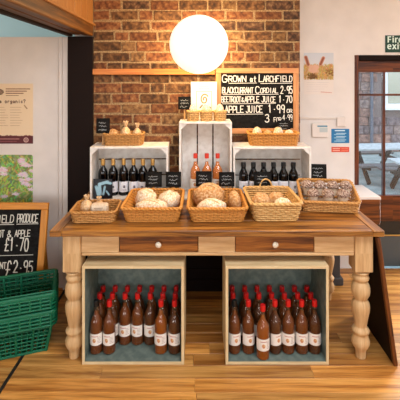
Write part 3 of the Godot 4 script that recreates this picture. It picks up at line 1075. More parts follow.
func build_table() -> void:
	var t := thing("display_table", "long farmhouse table with brown plank top and turned pale legs", "table", Vector3(0.0975, 0, -2.585))
	var hw := 0.9685
	var tp := 0.0
	for i in 5:
		var zc := 0.395 - 0.079 - i * 0.158
		obj(bx(Vector3(0, 0.7725, zc), Vector3(hw * 2 - 0.14, 0.035, 0.1565), 0.003, 0, Vector2(1.3 + rng.randf_range(-0.3, 0.3), 0.1 + i * 0.17)), "plank", M.table_a if i % 2 == 0 else M.table_b, t)
	for s in [-1.0, 1.0]:
		obj(bx(Vector3(s * (hw - 0.0345), 0.7725, 0), Vector3(0.067, 0.036, 0.79), 0.004, 2, Vector2(1.0, 0.3)), "end_board", M.table_a, t)
	var lm := leg_part().mesh()
	for s in [[-0.853, 0.3], [0.868, 0.3], [-0.853, -0.3], [0.868, -0.3]]:
		put(lm, "leg", M.pine_leg, t, Vector3(s[0], 0, s[1]))
	# front frame: rails, stiles between the drawers
	var fz := 0.335
	obj(bx(Vector3(0.0075, 0.631, fz - 0.02), Vector3(1.61, 0.018, 0.05), 0.002, 0), "drawer_rail", M.pine_leg, t)
	obj(bx(Vector3(0.0075, 0.7485, fz - 0.02), Vector3(1.61, 0.013, 0.05), 0.002, 0), "drawer_rail", M.pine_leg, t)
	for q in [[-0.80, -0.577], [-0.107, 0.110], [0.579, 0.815]]:
		obj(bx(Vector3((q[0] + q[1]) / 2, 0.691, fz - 0.02), Vector3(q[1] - q[0], 0.1, 0.044), 0.002, 0, Vector2(0.3, 0.1)), "apron_panel", M.pine_leg, t)
	for q in [[-0.574, -0.110], [0.113, 0.576]]:
		var c: float = (q[0] + q[1]) / 2
		var d := obj(bx(Vector3(c, 0.691, fz - 0.018), Vector3(q[1] - q[0], 0.098, 0.04), 0.003, 0, Vector2(0.5, 0.1 + q[0] * 0.2)), "drawer", M.drawer, t)
		obj(bx(Vector3(c, 0.69, fz - 0.25), Vector3(q[1] - q[0] - 0.02, 0.08, 0.42), 0.0, 2), "drawer_box", M.pine, d)
		var k := MB.new()
		k.lathe([Vector2(0.008, -0.001), Vector2(0.008, 0.008), Vector2(0.015, 0.013), Vector2(0.018, 0.02), Vector2(0.015, 0.027), Vector2(0.0, 0.030)], 20, Transform3D(Basis(Vector3.RIGHT, PI / 2), Vector3(c, 0.693, fz + 0.002)))
		obj(k, "knob", M.knob, d)
	obj(bx(Vector3(0.0075, 0.69, -0.31), Vector3(1.61, 0.13, 0.022), 0.002, 0), "rear_apron", M.pine_leg, t)
	for s in [-0.853, 0.868]:
		obj(bx(Vector3(s, 0.69, 0), Vector3(0.022, 0.13, 0.5), 0.002, 2), "side_apron", M.pine_leg, t)

	# board leaning on the right end of the table
	var bd := thing("leaning_board", "brown wooden board with a shade coloured face leaning against the right end of the table", "board", Vector3(1.149, 0, -2.45))
	bd.rotation.z = 0.137
	obj(bx(Vector3(-0.012, 0.378, -0.012), Vector3(0.020, 0.75, 0.476), 0.001, 1, Vector2(0.2, 0.1)), "board", M.dark_post, bd)  # inner face coloured near black to stand for the shade behind it
	obj(bx(Vector3(-0.012, 0.378, 0.238), Vector3(0.022, 0.75, 0.024), 0.002, 1, Vector2(0.2, 0.1)), "board_edge", M.leaf, bd)
	obj(bx(Vector3(-0.028, 0.60, -0.02), Vector3(0.010, 0.05, 0.40), 0.002, 2), "batten", M.dark_post, bd)

	# white topped counter by the door
	var c := thing("wall_counter", "white topped wooden counter between the brick pier and glazed door", "counter", Vector3(1.115, 0, -3.175))
	obj(bx(Vector3(0, 0.7255, 0), Vector3(0.63, 0.021, 0.35), 0.002), "top", M.white_wood, c)
	obj(bx(Vector3(0, 0.615, 0.162), Vector3(0.62, 0.2, 0.02), 0.002, 0), "front_panel", M.counter_front, c)
	obj(bx(Vector3(-0.02, 0.36, 0.05), Vector3(0.085, 0.71, 0.085), 0.003, 1), "post", M.pipe_grey, c)
	obj(bx(Vector3(-0.02, 0.03, 0.05), Vector3(0.125, 0.06, 0.125), 0.006), "foot", M.pipe_grey, c)

func build_crates() -> void:
	white_crate("white slatted crate on the left of the table holding gold topped bottles", Vector3(-0.512, 0.79, -2.745), 0.562, 0.387, deg_to_rad(2.0), false)
	white_crate("white crate stood on end in the middle, holding three orange bottles", Vector3(0.040, 0.79, -2.745), 0.382, 0.566, 0.0, true)
	white_crate("white slatted crate on the right of the table holding black capped bottles", Vector3(0.520, 0.79, -2.735), 0.562, 0.387, 0.0, false)
	floor_crate("pale wooden crate with blue grey inside under the left drawer", Vector3(-0.3905, 0, -2.215), 0.595, 0.575, 0.312)
	floor_crate("pale wooden crate with blue grey inside under the right drawer", Vector3(0.4505, 0, -2.215), 0.603, 0.575, 0.312)

func build_bottles() -> void:
	var proto: Node3D = null
	var y := 0.0176
	var sets := [
		["left", "front", -2.303, [-0.628, -0.549, -0.237, -0.154]], ["left", "middle", -2.382, [-0.628, -0.549, -0.470, -0.391, -0.312, -0.233, -0.154]], ["left", "back", -2.461, [-0.628, -0.549, -0.470, -0.391, -0.312, -0.233, -0.154]],
		["right", "front", -2.303, [0.208, 0.293, 0.373, 0.454, 0.534, 0.616, 0.694]], ["right", "middle", -2.382, [0.206, 0.289, 0.369, 0.449, 0.529, 0.612, 0.694]], ["right", "back", -2.461, [0.208, 0.289, 0.369, 0.449, 0.531, 0.612, 0.692]],
	]
	for s in sets:
		for i in s[3].size():
			var lab := "brown juice bottle, %s from left in the %s row of the %s floor crate" % [ORD[i], s[1], s[0]]
			var z: float = s[2]
			if s[0] == "right" and s[1] == "front" and i == 2:
				z = -2.256
			var at := Vector3(s[3][i], y, z)
			var o: Node3D
			if proto == null:
				proto = juice_bottle(lab)
				proto.set_meta("group", "juice bottles in the floor crates")
				o = proto
				o.position = at
			else:
				o = copy(proto, at, 0.0, lab)
			o.rotation.y = rng.randf_range(-0.5, 0.5)
			(o.get_node("cap") as MeshInstance3D).material_override = M.red_cap
			(o.get_node("juice") as MeshInstance3D).material_override = M.juices[(0 if rng.randf() < 0.5 else 1) if s[1] != "front" else [0, 0, 2, 1, 0, 0, 1][i]]
			if s[1] == "front" and i == 0:
				(o.get_node("cap") as MeshInstance3D).material_override = M.black_cap
				o.set_meta("label", "brown juice bottle with a black cap at the left of the %s floor crate" % s[0])
			if s[0] == "right" and s[1] == "front" and i == 2:
				o.set_meta("label", "brown juice bottle stood nearest the edge of the right floor crate")
	var xs := [-0.034, 0.051, 0.131]
	for i in 3:
		var o := copy(proto, Vector3(xs[i], 0.8045, -2.83), rng.randf_range(-0.3, 0.3), "orange juice bottle with red cap, %s in the upright white crate" % ["leftmost", "middle one", "rightmost"][i])
		o.set_meta("group", "orange bottles in the upright crate")
		(o.get_node("juice") as MeshInstance3D).material_override = M.pale_juice
		(o.get_node("cap") as MeshInstance3D).material_override = M.orange_cap
	for s in [[true, [-0.723, -0.648, -0.571, -0.497, -0.425, -0.353], -2.84, "dark cordial bottle with gold top, %s from left in the left white crate", "gold topped bottles in the left white crate"], [false, [0.323, 0.397, 0.472, 0.546, 0.620, 0.693], -2.82, "dark cordial bottle with black cap, %s from left in the right white crate", "black capped bottles in the right white crate"]]:
		var p2: Node3D = null
		for i in 6:
			var at := Vector3(s[1][i], 0.8045, s[2] + rng.randf_range(-0.008, 0.008))
			if p2 == null:
				p2 = cordial_bottle(s[3] % ORD[i], s[0])
				p2.position = at
				p2.set_meta("group", s[4])
			else:
				var o := copy(p2, at, 0.0, s[3] % ORD[i])
				o.rotation.y = rng.randf_range(-0.35, 0.35)

func build_baskets() -> void:
	var ty := 0.791
	# small basket of packets at the left corner
	basket("wicker_basket", "small low wicker basket of wrapped packets at the table's left corner", Vector3(-0.655, ty, -2.41), 0.06, 0.275, 0.23, 0.068, 0.014, 6, 36, M.wicker)
	pouch("wrapped_bun", "bun in a tied wrapper in the basket at the left table corner", Vector3(-0.725, ty + 0.01, -2.43), 0.042, 0.125, 3, M.wrap)
	pouch("wrapped_bun", "tilted wrapped bun behind the cream box in the left corner basket", Vector3(-0.655, ty + 0.01, -2.465), 0.036, 0.105, 5, M.wrap)
	var pk := thing("cream_packet", "cream paper packet with brown writing in the left corner basket", "packet", Vector3(-0.63, ty + 0.01, -2.385), 0.1)
	obj(bx(Vector3(0, 0.042, 0), Vector3(0.105, 0.085, 0.06), 0.01), "box", M.paper, pk)
	var im := Image.create(96, 72, false, Image.FORMAT_RGB8)
	im.fill(Color(0.92, 0.85, 0.74))
	for k in 3:
		stroke(im, Vector2(16 + k * 4, 14 + k * 10), Vector2(74 - k * 6, 14 + k * 10), 2.0 if k == 0 else 1.0, Color(0.42, 0.28, 0.18), 0.25)
	obj(sheet(0.085, 0.062), "print", print_mat(im), pk, Vector3(0, 0.046, 0.0312))
	# big loaf baskets
	basket("wicker_basket", "wide shallow wicker basket of pale wrapped loaves, left of centre", Vector3(-0.297, ty, -2.505), 0.0, 0.362, 0.41, 0.088, 0.024, 8, 60, M.wicker_gold, 0.0075)
	bun("bread_loaf", "pale round loaf at the back of the left loaf basket", Vector3(-0.368, ty + 0.01, -2.592), Vector3(0.074, 0.068, 0.076), 4, M.floury, 0.3)
	bun("bread_loaf", "pale round loaf on the right side of the left loaf basket", Vector3(-0.208, ty + 0.01, -2.565), Vector3(0.072, 0.066, 0.09), 6, M.floury, -0.4)
	bun("bread_loaf", "floury loaf at the front of the left loaf basket", Vector3(-0.315, ty + 0.01, -2.42), Vector3(0.105, 0.058, 0.062), 8, M.floury, 0.1)
	basket("wicker_basket", "wide shallow wicker basket with one big loaf, centre of the table", Vector3(0.108, ty, -2.505), 0.0, 0.362, 0.41, 0.088, 0.024, 8, 60, M.wicker_gold, 0.0075)
	bun("bread_loaf", "largest crusty brown loaf in the centre basket", Vector3(0.062, ty + 0.01, -2.59), Vector3(0.108, 0.09, 0.07), 11, M.crust, 0.05)
	bun("bread_loaf", "floury flat loaf at the front of the centre basket", Vector3(0.075, ty + 0.01, -2.43), Vector3(0.095, 0.058, 0.058), 12, M.floury, -0.1)
	bun("bread_loaf", "small brown loaf at the right of the centre basket", Vector3(0.230, ty + 0.01, -2.53), Vector3(0.038, 0.068, 0.08), 14, M.crust, 0.2)
	# handled basket
	var hb := basket("wicker_basket", "rough wicker basket with loop handles and round buns, right of centre", Vector3(0.468, ty, -2.495), 0.02, 0.312, 0.37, 0.112, 0.026, 8, 40, M.wicker_pale, 0.008)
	for s in [1.0, -1.0]:
		var hd := MB.new()
		var pts := []
		for i in 13:
			var a := PI * i / 12
			pts.append(Vector3(cos(a) * 0.043, 0.108 + sin(a) * 0.062, -0.184 * s))
		if s > 0.0:
			hd.tube(pts, 0.0055, 6)
			obj(hd, "handle", M.wicker_pale, hb)
	bun("round_bun", "round golden bun on the left in the loop handled basket", Vector3(0.398, ty + 0.03, -2.47), Vector3(0.062, 0.062, 0.06), 21, M.crust, 0.2, "", false)
	bun("round_bun", "round pale bun on the right in the loop handled basket", Vector3(0.53, ty + 0.03, -2.43), Vector3(0.056, 0.05, 0.056), 22, M.floury, 0.5, "", false)
	bun("round_bun", "round bun at the back of the loop handled basket", Vector3(0.52, ty + 0.02, -2.575), Vector3(0.055, 0.052, 0.054), 23, M.crust, 0.0, "", false)
	# muffin basket
	basket("wicker_basket", "wicker basket of dusted muffins at the table's right end", Vector3(0.872, ty, -2.598), -0.1, 0.37, 0.23, 0.066, 0.010, 6, 50, M.wicker, 0.0075, 0.09)
	var pl := thing("paper_liner", "crumpled paper lining under the muffins in the right end basket", "paper", Vector3(0.872, ty + 0.009, -2.598), -0.1)
	var plm := MB.new()
	plm.blob(Vector3(0, 0.012, 0), Vector3(0.158, 0.03, 0.088), 0.12, 0.3, 77, -0.4, 12, 30)
	for i in plm.v.size():
		plm.v[i].y = minf(plm.v[i].y, 0.03)
	obj(plm, "sheet", M.paper, pl)
	var cup := MB.new()
	var rows := []
	for q in [[0.024, 0.0], [0.024, 0.001], [0.034, 0.058], [0.031, 0.056]]:
		var row := []
		for k in 48:
			var a := TAU * k / 48
			var r: float = q[0] * (1.0 + (0.035 if k % 2 == 0 else -0.035) * (1.0 if q[1] > 0.0005 else 0.0))
			row.append(Vector3(cos(a) * r, q[1], sin(a) * r))
		rows.append(row)
	cup.grid(rows, true)
	var cm := cup.mesh()
	var words := ["left of the front row", "middle of the front row", "right of the front row", "left of the back row", "second from left in the back row", "third from left in the back row", "right of the back row"]
	var bas := Basis(Vector3.UP, -0.1)
	var mp := [Vector3(-0.105, 0, 0.045), Vector3(-0.008, 0, 0.048), Vector3(0.09, 0, 0.046), Vector3(-0.13, 0, -0.042), Vector3(-0.043, 0, -0.036), Vector3(0.045, 0, -0.038), Vector3(0.131, 0, -0.044)]
	for i in mp.size():
		var t := thing("muffin", "dark muffin dusted white, %s in the right end basket" % words[i], "muffin", Vector3(0.872, ty + 0.040 + (0.034 if i > 2 else 0.0), -2.598) + bas * mp[i], rng.randf() * TAU, "muffins in the basket")
		put(cm, "paper_case", M.paper, t)
		var b := MB.new()
		b.blob(Vector3(0, 0.062, 0), Vector3(0.0405, 0.034, 0.0405), 0.26, 0.14, 90 + i, -0.35, 14, 20)
		obj(b, "muffin_top", M.muffin, t)
	# baskets on top of the crates
	basket("wicker_basket", "small wicker basket of wrapped buns on top of the left white crate", Vector3(-0.568, 1.178, -2.855), 0.03, 0.285, 0.15, 0.082, 0.008, 7, 34, M.wicker)
	pouch("wrapped_bun", "tied wrapped bun in the middle of the basket on the left crate", Vector3(-0.558, 1.188, -2.85), 0.044, 0.165, 9, M.wrap, 0.4)
	pouch("wrapped_bun", "tied wrapped bun at the right of the basket on the left crate", Vector3(-0.473, 1.188, -2.857), 0.037, 0.15, 10, M.wrap, 1.4)
	bun("round_bun", "flat brown bun at the left of the basket on the left crate", Vector3(-0.649, 1.215, -2.855), Vector3(0.042, 0.046, 0.045), 25, M.crust, 0.0, "", false)
	basket("wicker_basket", "golden wicker basket of crusty rolls on top of the right white crate", Vector3(0.545, 1.178, -2.85), -0.03, 0.365, 0.16, 0.088, 0.012, 8, 46, M.wicker_gold, 0.007)
	var rl := ["leftmost", "second from left", "second from right", "rightmost"]
	for i in 4:
		bun("crusty_roll", "pale crusty roll, %s in the basket on the right crate" % rl[i], Vector3(0.428 + i * 0.079, 1.222, -2.845 + 0.01 * (i % 2)), Vector3(0.0345, 0.05 - 0.010 * (i % 2), 0.046), 40 + i, M.floury if i != 1 else M.crust, 0.06 * i, "crusty rolls on the right crate", i % 2 == 0)
	# three punnets on the upright crate
	for i in 3:
		var wn: String = ["leftmost", "middle", "rightmost"][i]
		var x := -0.052 + i * 0.1
		basket("woven_punnet", "small pale woven punnet on the upright crate, %s of three" % wn, Vector3(x, 1.357, -2.835), 0.04 * (i - 1), 0.086, 0.09, 0.07, 0.007, 5, 16, M.wicker_pale, 0.005)
		var c := thing("wrapped_cake", "pale wrapped cake inside the %s punnet on the upright crate" % wn, "cake", Vector3(x, 1.366, -2.835), 0.2 * i, "wrapped cakes in the punnets")
		var b := MB.new()
		b.blob(Vector3(0, 0.062, 0), Vector3(0.03, 0.052, 0.03), 0.15, 0.12, 70 + i, -0.8, 12, 18)
		obj(b, "cake", M.floury, c)

func build_signs() -> void:
	# main chalk board on the bricks
	var bw := 0.648
	var bh := 0.512
	var t := thing("chalk_menu_board", "pink pine framed chalkboard listing juices, hung on the brick wall", "chalkboard", Vector3(0.448, 1.241, -2.9885))
	var fw := 0.040
	obj(bx(Vector3(0, bh - fw / 2, 0.010), Vector3(bw, fw, 0.022), 0.003, 0), "frame_rail", M.pink_pine, t)
	obj(bx(Vector3(0, fw / 2, 0.010), Vector3(bw, fw, 0.022), 0.003, 0), "frame_rail", M.pink_pine, t)
	for s in [-1.0, 1.0]:
		obj(bx(Vector3(s * (bw / 2 - fw / 2), bh / 2, 0.010), Vector3(fw, bh - 2 * fw, 0.022), 0.003, 1), "frame_stile", M.pink_pine, t)
	obj(bx(Vector3(0, bh / 2, 0.003), Vector3(bw - 0.02, bh - 0.02, 0.006)), "backing", M.slate_edge, t)
	var im := slate_image(730, 556)
	var ink := Color(0.93, 0.92, 0.88)
	letter(im, "G", 14, 76, 92, 72, 4.6, ink)
	letter(im, "ROWN", 78, 262, 86, 58, 4.4, ink)
	letter(im, "at", 292, 362, 86, 62, 4.2, ink)
	letter(im, "L", 384, 434, 88, 72, 4.6, ink)
	letter(im, "ARCHFIELD", 428, 722, 86, 58, 4.2, ink)
	stroke(im, Vector2(80, 102), Vector2(360, 99), 3.0, ink, 0.15)
	stroke(im, Vector2(400, 104), Vector2(715, 101), 3.0, ink, 0.15)
	letter(im, "BLACKCURRANT", 14, 330, 200, 56, 3.8, ink)
	letter(im, "C", 350, 398, 202, 66, 4.2, ink)
	letter(im, "ORDIAL", 398, 580, 198, 48, 3.8, ink)
	stroke(im, Vector2(20, 216), Vector2(580, 212), 2.6, ink, 0.15)
	letter(im, "2.95", 600, 728, 202, 72, 4.6, ink)
	letter(im, "BEETROOT", 8, 206, 292, 56, 3.6, ink)
	letter(im, "&", 208, 236, 290, 44, 3.2, ink)
	letter(im, "APPLE", 240, 392, 292, 58, 3.9, ink)
	letter(im, "JUICE", 412, 556, 292, 56, 3.9, ink)
	stroke(im, Vector2(14, 308), Vector2(550, 304), 2.6, ink, 0.15)
	letter(im, "1.70", 580, 726, 294, 66, 4.6, ink)
	letter(im, "APPLE", 46, 236, 396, 66, 4.2, ink)
	letter(im, "JUICE", 254, 424, 396, 66, 4.2, ink)
	stroke(im, Vector2(50, 414), Vector2(424, 410), 2.8, ink, 0.15)
	letter(im, "1.99", 478, 650, 396, 78, 4.8, ink)
	letter(im, "OR", 664, 724, 396, 34, 3.2, ink)
	letter(im, "3", 446, 496, 492, 76, 4.8, ink)
	letter(im, "FOR", 534, 612, 488, 42, 3.4, ink)
	letter(im, "4.99", 622, 724, 470, 52, 3.4, ink)
	stroke(im, Vector2(626, 488), Vector2(716, 482), 2.4, ink, 0.15)
	obj(sheet(bw - 2 * fw + 0.002, bh - 2 * fw + 0.002), "chalk_face", chalk_mat(im), t, Vector3(0, bh / 2, 0.0072))

	# small slates
	card("small price slate on a peg beside the basket on the left crate", Vector3(-0.722, 1.263, -2.825), 0.10, 0.112, M.slates[0], -0.08, 0.05, 0.085)
	card("small slate leaning behind the punnets at the left of the upright crate", Vector3(-0.118, 1.435, -2.90), 0.098, 0.098, M.slates[1], -0.05, 0.0, 0.078)
	card("price slate clipped behind the left loaf basket, left of its pair", Vector3(-0.333, 0.893, -2.722), 0.118, 0.108, M.slates[2], -0.06)
	card("price slate clipped behind the left loaf basket, right of its pair", Vector3(-0.19, 0.893, -2.722), 0.11, 0.108, M.slates[3], -0.06)
	card("price slate clipped behind the centre basket, left of its pair", Vector3(0.028, 0.897, -2.722), 0.115, 0.108, M.slates[0], -0.06)
	card("price slate clipped behind the centre basket, right of its pair", Vector3(0.192, 0.897, -2.722), 0.112, 0.102, M.slates[1], -0.06)
	card("price slate clipped behind the basket with the loop handle", Vector3(0.447, 0.902, -2.702), 0.125, 0.105, M.slates[2], -0.06)
	card("plain slate stood among the muffins in the right end basket", Vector3(0.85, 0.946, -2.73), 0.118, 0.108, M.slates[3], -0.08, -0.1, 0.03)
	card("small slate pegged at the right of the rolls on the right crate", Vector3(0.648, 1.268, -2.937), 0.105, 0.078, M.slates[1], -0.05, 0.0, 0.083)

	# blue picture card in front of the left crate
	var pc := thing("picture_card", "dark card with pale blue picture leaning on the left white crate", "card", Vector3(-0.70, 0.806, -2.735))
	pc.rotation.x = -0.05
	pc.rotation.y = 0.05
	im = Image.create(96, 104, false, Image.FORMAT_RGB8)
	im.fill(Color(0.08, 0.10, 0.13))
	for q in [[14, 40, 26, 86, 9], [30, 26, 34, 80, 9], [30, 26, 72, 14, 9], [58, 40, 50, 82, 6], [70, 18, 88, 22, 8], [66, 64, 80, 84, 5]]:
		stroke(im, Vector2(q[0], q[1]), Vector2(q[2], q[3]), q[4], Color(0.62, 0.78, 0.84, 0.8), 0.12)
	obj(bx(Vector3(0, 0.07, -0.002), Vector3(0.138, 0.142, 0.004), 0.0008), "backing", M.slate_edge, pc)
	obj(sheet(0.132, 0.136), "picture", print_mat(im, 0.3), pc, Vector3(0, 0.07, 0.001))
	obj(bx(Vector3(0, 0.03, -0.006), Vector3(0.08, 0.06, 0.004)), "strut", M.slate_edge, pc)

	# white framed print on the upright crate
	var wp := thing("white_print", "white card with a gold swirl emblem stood behind the punnets", "picture", Vector3(0.030, 1.357, -2.925))
	wp.rotation.x = -0.06
	im = Image.create(128, 184, false, Image.FORMAT_RGB8)
	im.fill(Color(0.93, 0.90, 0.85))
	var gr := Color(0.48, 0.48, 0.42)
	for q in [[26, 46, 102, 46], [26, 46, 26, 138], [102, 46, 102, 138]]:
		stroke(im, Vector2(q[0], q[1]), Vector2(q[2], q[3]), 1.3, gr, 0.2)
	var last := Vector2.INF
	for k in 60:
		var a := 0.6 + k * 0.16
		var rr := 24.0 - k * 0.33
		var p := Vector2(66 + cos(-a) * rr * 0.85, 86 + sin(-a) * rr * 1.15)
		if last != Vector2.INF:
			stroke(im, last, p, 2.6, Color(0.48, 0.38, 0.14), 0.05)
		last = p
	stroke(im, Vector2(44, 128), Vector2(56, 114), 3.0, Color(0.34, 0.32, 0.2), 0.1)
	stroke(im, Vector2(78, 114), Vector2(96, 128), 3.0, Color(0.34, 0.32, 0.2), 0.1)
	stroke(im, Vector2(44, 24), Vector2(86, 24), 1.2, gr, 0.4)
	stroke(im, Vector2(38, 34), Vector2(92, 34), 1.2, gr, 0.4)
	obj(bx(Vector3(0, 0.145, -0.004), Vector3(0.202, 0.29, 0.008), 0.0015), "board", M.white_wood, wp)
	obj(sheet(0.198, 0.286), "print", print_mat(im), wp, Vector3(0, 0.145, 0.0012))

	# fire exit sign
	var fs := thing("fire_exit_sign", "green fire exit sign with white lettering above the glazed door", "sign", Vector3(1.631, 1.903, -3.349))
	obj(bx(Vector3(0.21, 0.075, 0.003), Vector3(0.42, 0.15, 0.005), 0.001), "panel", mat(Color(0.02, 0.24, 0.19), 0.5), fs)
	var fnt := SystemFont.new()
	fnt.font_names = PackedStringArray(["Droid Sans"])
	fnt.font_weight = 700
	for q in [["Fire", 0.117], ["exit", 0.058]]:
		var tm := TextMesh.new()
		tm.text = q[0]
		tm.font = fnt
		tm.font_size = 32
		tm.pixel_size = 0.0024
		tm.depth = 0.001
		tm.horizontal_alignment = HORIZONTAL_ALIGNMENT_LEFT
		var o := put(tm, "lettering", mat(Color(0.86, 0.94, 0.9), 0.5), fs, Vector3(0.012, q[1] - 0.004, 0.0062))
	# calendar
	var ca := thing("wall_calendar", "calendar with a pink eared animal photo on the white wall", "calendar", Vector3(1.045, 1.53, -3.349))
	im = Image.create(150, 138, false, Image.FORMAT_RGB8)
	for y in 138:
		for x in 150:
			im.set_pixel(x, y, Color(0.80, 0.82, 0.85).lerp(Color(0.88, 0.86, 0.84), y / 138.0))
	for k in 1500:
		var x := rng.randf() * 150
		var y0 := 66.0 + 72.0 * rng.randf()
		stroke(im, Vector2(x, y0), Vector2(x + rng.randf_range(-6, 6), y0 - rng.randf_range(4, 14)), 0.9, Color(0.62 + 0.25 * rng.randf(), 0.50 + 0.2 * rng.randf(), 0.26 + 0.15 * rng.randf(), 0.7))
	for q in [[10, 22, 22, 60, 9], [98, 26, 84, 58, 9]]:
		stroke(im, Vector2(q[0], q[1]), Vector2(q[2], q[3]), q[4], Color(0.78, 0.55, 0.44))
		stroke(im, Vector2(q[0], q[1]), Vector2(q[2], q[3]), q[4] * 0.5, Color(0.58, 0.33, 0.24))
	for k in 60:
		dab(im, Vector2(50 + rng.randf_range(-22, 22), 84 + rng.randf_range(-18, 16)), 8, Color(0.86, 0.68, 0.58, 0.5), 0.0)
	for k in 60:
		dab(im, Vector2(rng.randf_range(20, 66), rng.randf_range(106, 130)), 4, Color(0.40, 0.27, 0.12, 0.5), 0.0)
	for k in 30:
		dab(im, Vector2(rng.randf_range(112, 148), rng.randf_range(84, 116)), 4, Color(0.50, 0.34, 0.16, 0.5), 0.0)
	obj(sheet(0.262, 0.238), "photo_page", print_mat(im), ca, Vector3(0, 0.25, 0.002))
	im = Image.create(150, 80, false, Image.FORMAT_RGB8)
	im.fill(Color(0.90, 0.86, 0.83))
	for k in 5:
		stroke(im, Vector2(14, 14 + k * 12), Vector2(100 + 30 * rng.randf(), 14 + k * 12), 0.5, Color(0.74, 0.71, 0.72), 0.4)
	stroke(im, Vector2(86, 66), Vector2(140, 70), 1.2, Color(0.78, 0.46, 0.38), 0.2)
	obj(sheet(0.262, 0.128), "date_page", print_mat(im), ca, Vector3(0, 0.067, 0.002))
	# notices
	var th := thing("alarm_panel", "white wall panel with a blue strip beside the blue notice", "control panel", Vector3(1.051, 1.158, -3.349))
	obj(bx(Vector3(0, 0.06, 0.012), Vector3(0.142, 0.122, 0.024), 0.006), "casing", M.white_wood, th)
	obj(bx(Vector3(0.02, 0.098, 0.0245), Vector3(0.088, 0.012, 0.002)), "blue_strip", mat(Color(0.30, 0.56, 0.66), 0.5), th)
	obj(bx(Vector3(0.03, 0.065, 0.0245), Vector3(0.07, 0.04, 0.002)), "display", mat(Color(0.74, 0.78, 0.78), 0.4), th)
	im = Image.create(96, 78, false, Image.FORMAT_RGB8)
	im.fill(Color(0.10, 0.46, 0.68))
	stroke(im, Vector2(20, 9), Vector2(70, 9), 3.0, Color(0.88, 0.93, 0.95), 0.1)
	for k in 3:
		stroke(im, Vector2(26, 24 + k * 18), Vector2(78, 24 + k * 18), 1.6, Color(0.85, 0.92, 0.95), 0.25)
		stroke(im, Vector2(16, 31 + k * 18), Vector2(70, 31 + k * 18), 2.4, Color(0.62, 0.80, 0.88), 0.2)
	var bn := thing("blue_notice", "blue instruction notice with white text on the white wall", "notice", Vector3(1.236, 1.105, -3.349))
	obj(sheet(0.158, 0.125, 0.0016), "sheet", print_mat(im, 0.5), bn, Vector3(0, 0.062, 0.002))
	im = Image.create(96, 30, false, Image.FORMAT_RGB8)
	im.fill(Color(0.84, 0.30, 0.20))
	for k in 2:
		stroke(im, Vector2(8, 9 + k * 11), Vector2(44, 9 + k * 11), 2.4, Color(0.94, 0.75, 0.68), 0.2)
		stroke(im, Vector2(54, 9 + k * 11), Vector2(88, 9 + k * 11), 1.6, Color(0.90, 0.58, 0.48), 0.3)
	var rn := thing("red_notice", "narrow red notice below the blue one on the white wall", "notice", Vector3(1.236, 1.025, -3.349))
	obj(sheet(0.156, 0.045, 0.0016), "sheet", print_mat(im, 0.5), rn, Vector3(0, 0.0225, 0.002))
	im = Image.create(64, 72, false, Image.FORMAT_RGB8)
	im.fill(Color(0.90, 0.42, 0.38))
	stroke(im, Vector2(14, 14), Vector2(50, 14), 3.0, Color(0.95, 0.78, 0.74), 0.2)
	stroke(im, Vector2(12, 30), Vector2(52, 30), 1.6, Color(0.95, 0.72, 0.68), 0.3)
	var pn := thing("pink_notice", "small pinkish red notice low on the white wall behind the slate", "notice", Vector3(1.03, 0.80, -3.349))
	obj(sheet(0.10, 0.105, 0.0016), "sheet", print_mat(im, 0.5), pn, Vector3(0, 0.052, 0.002))

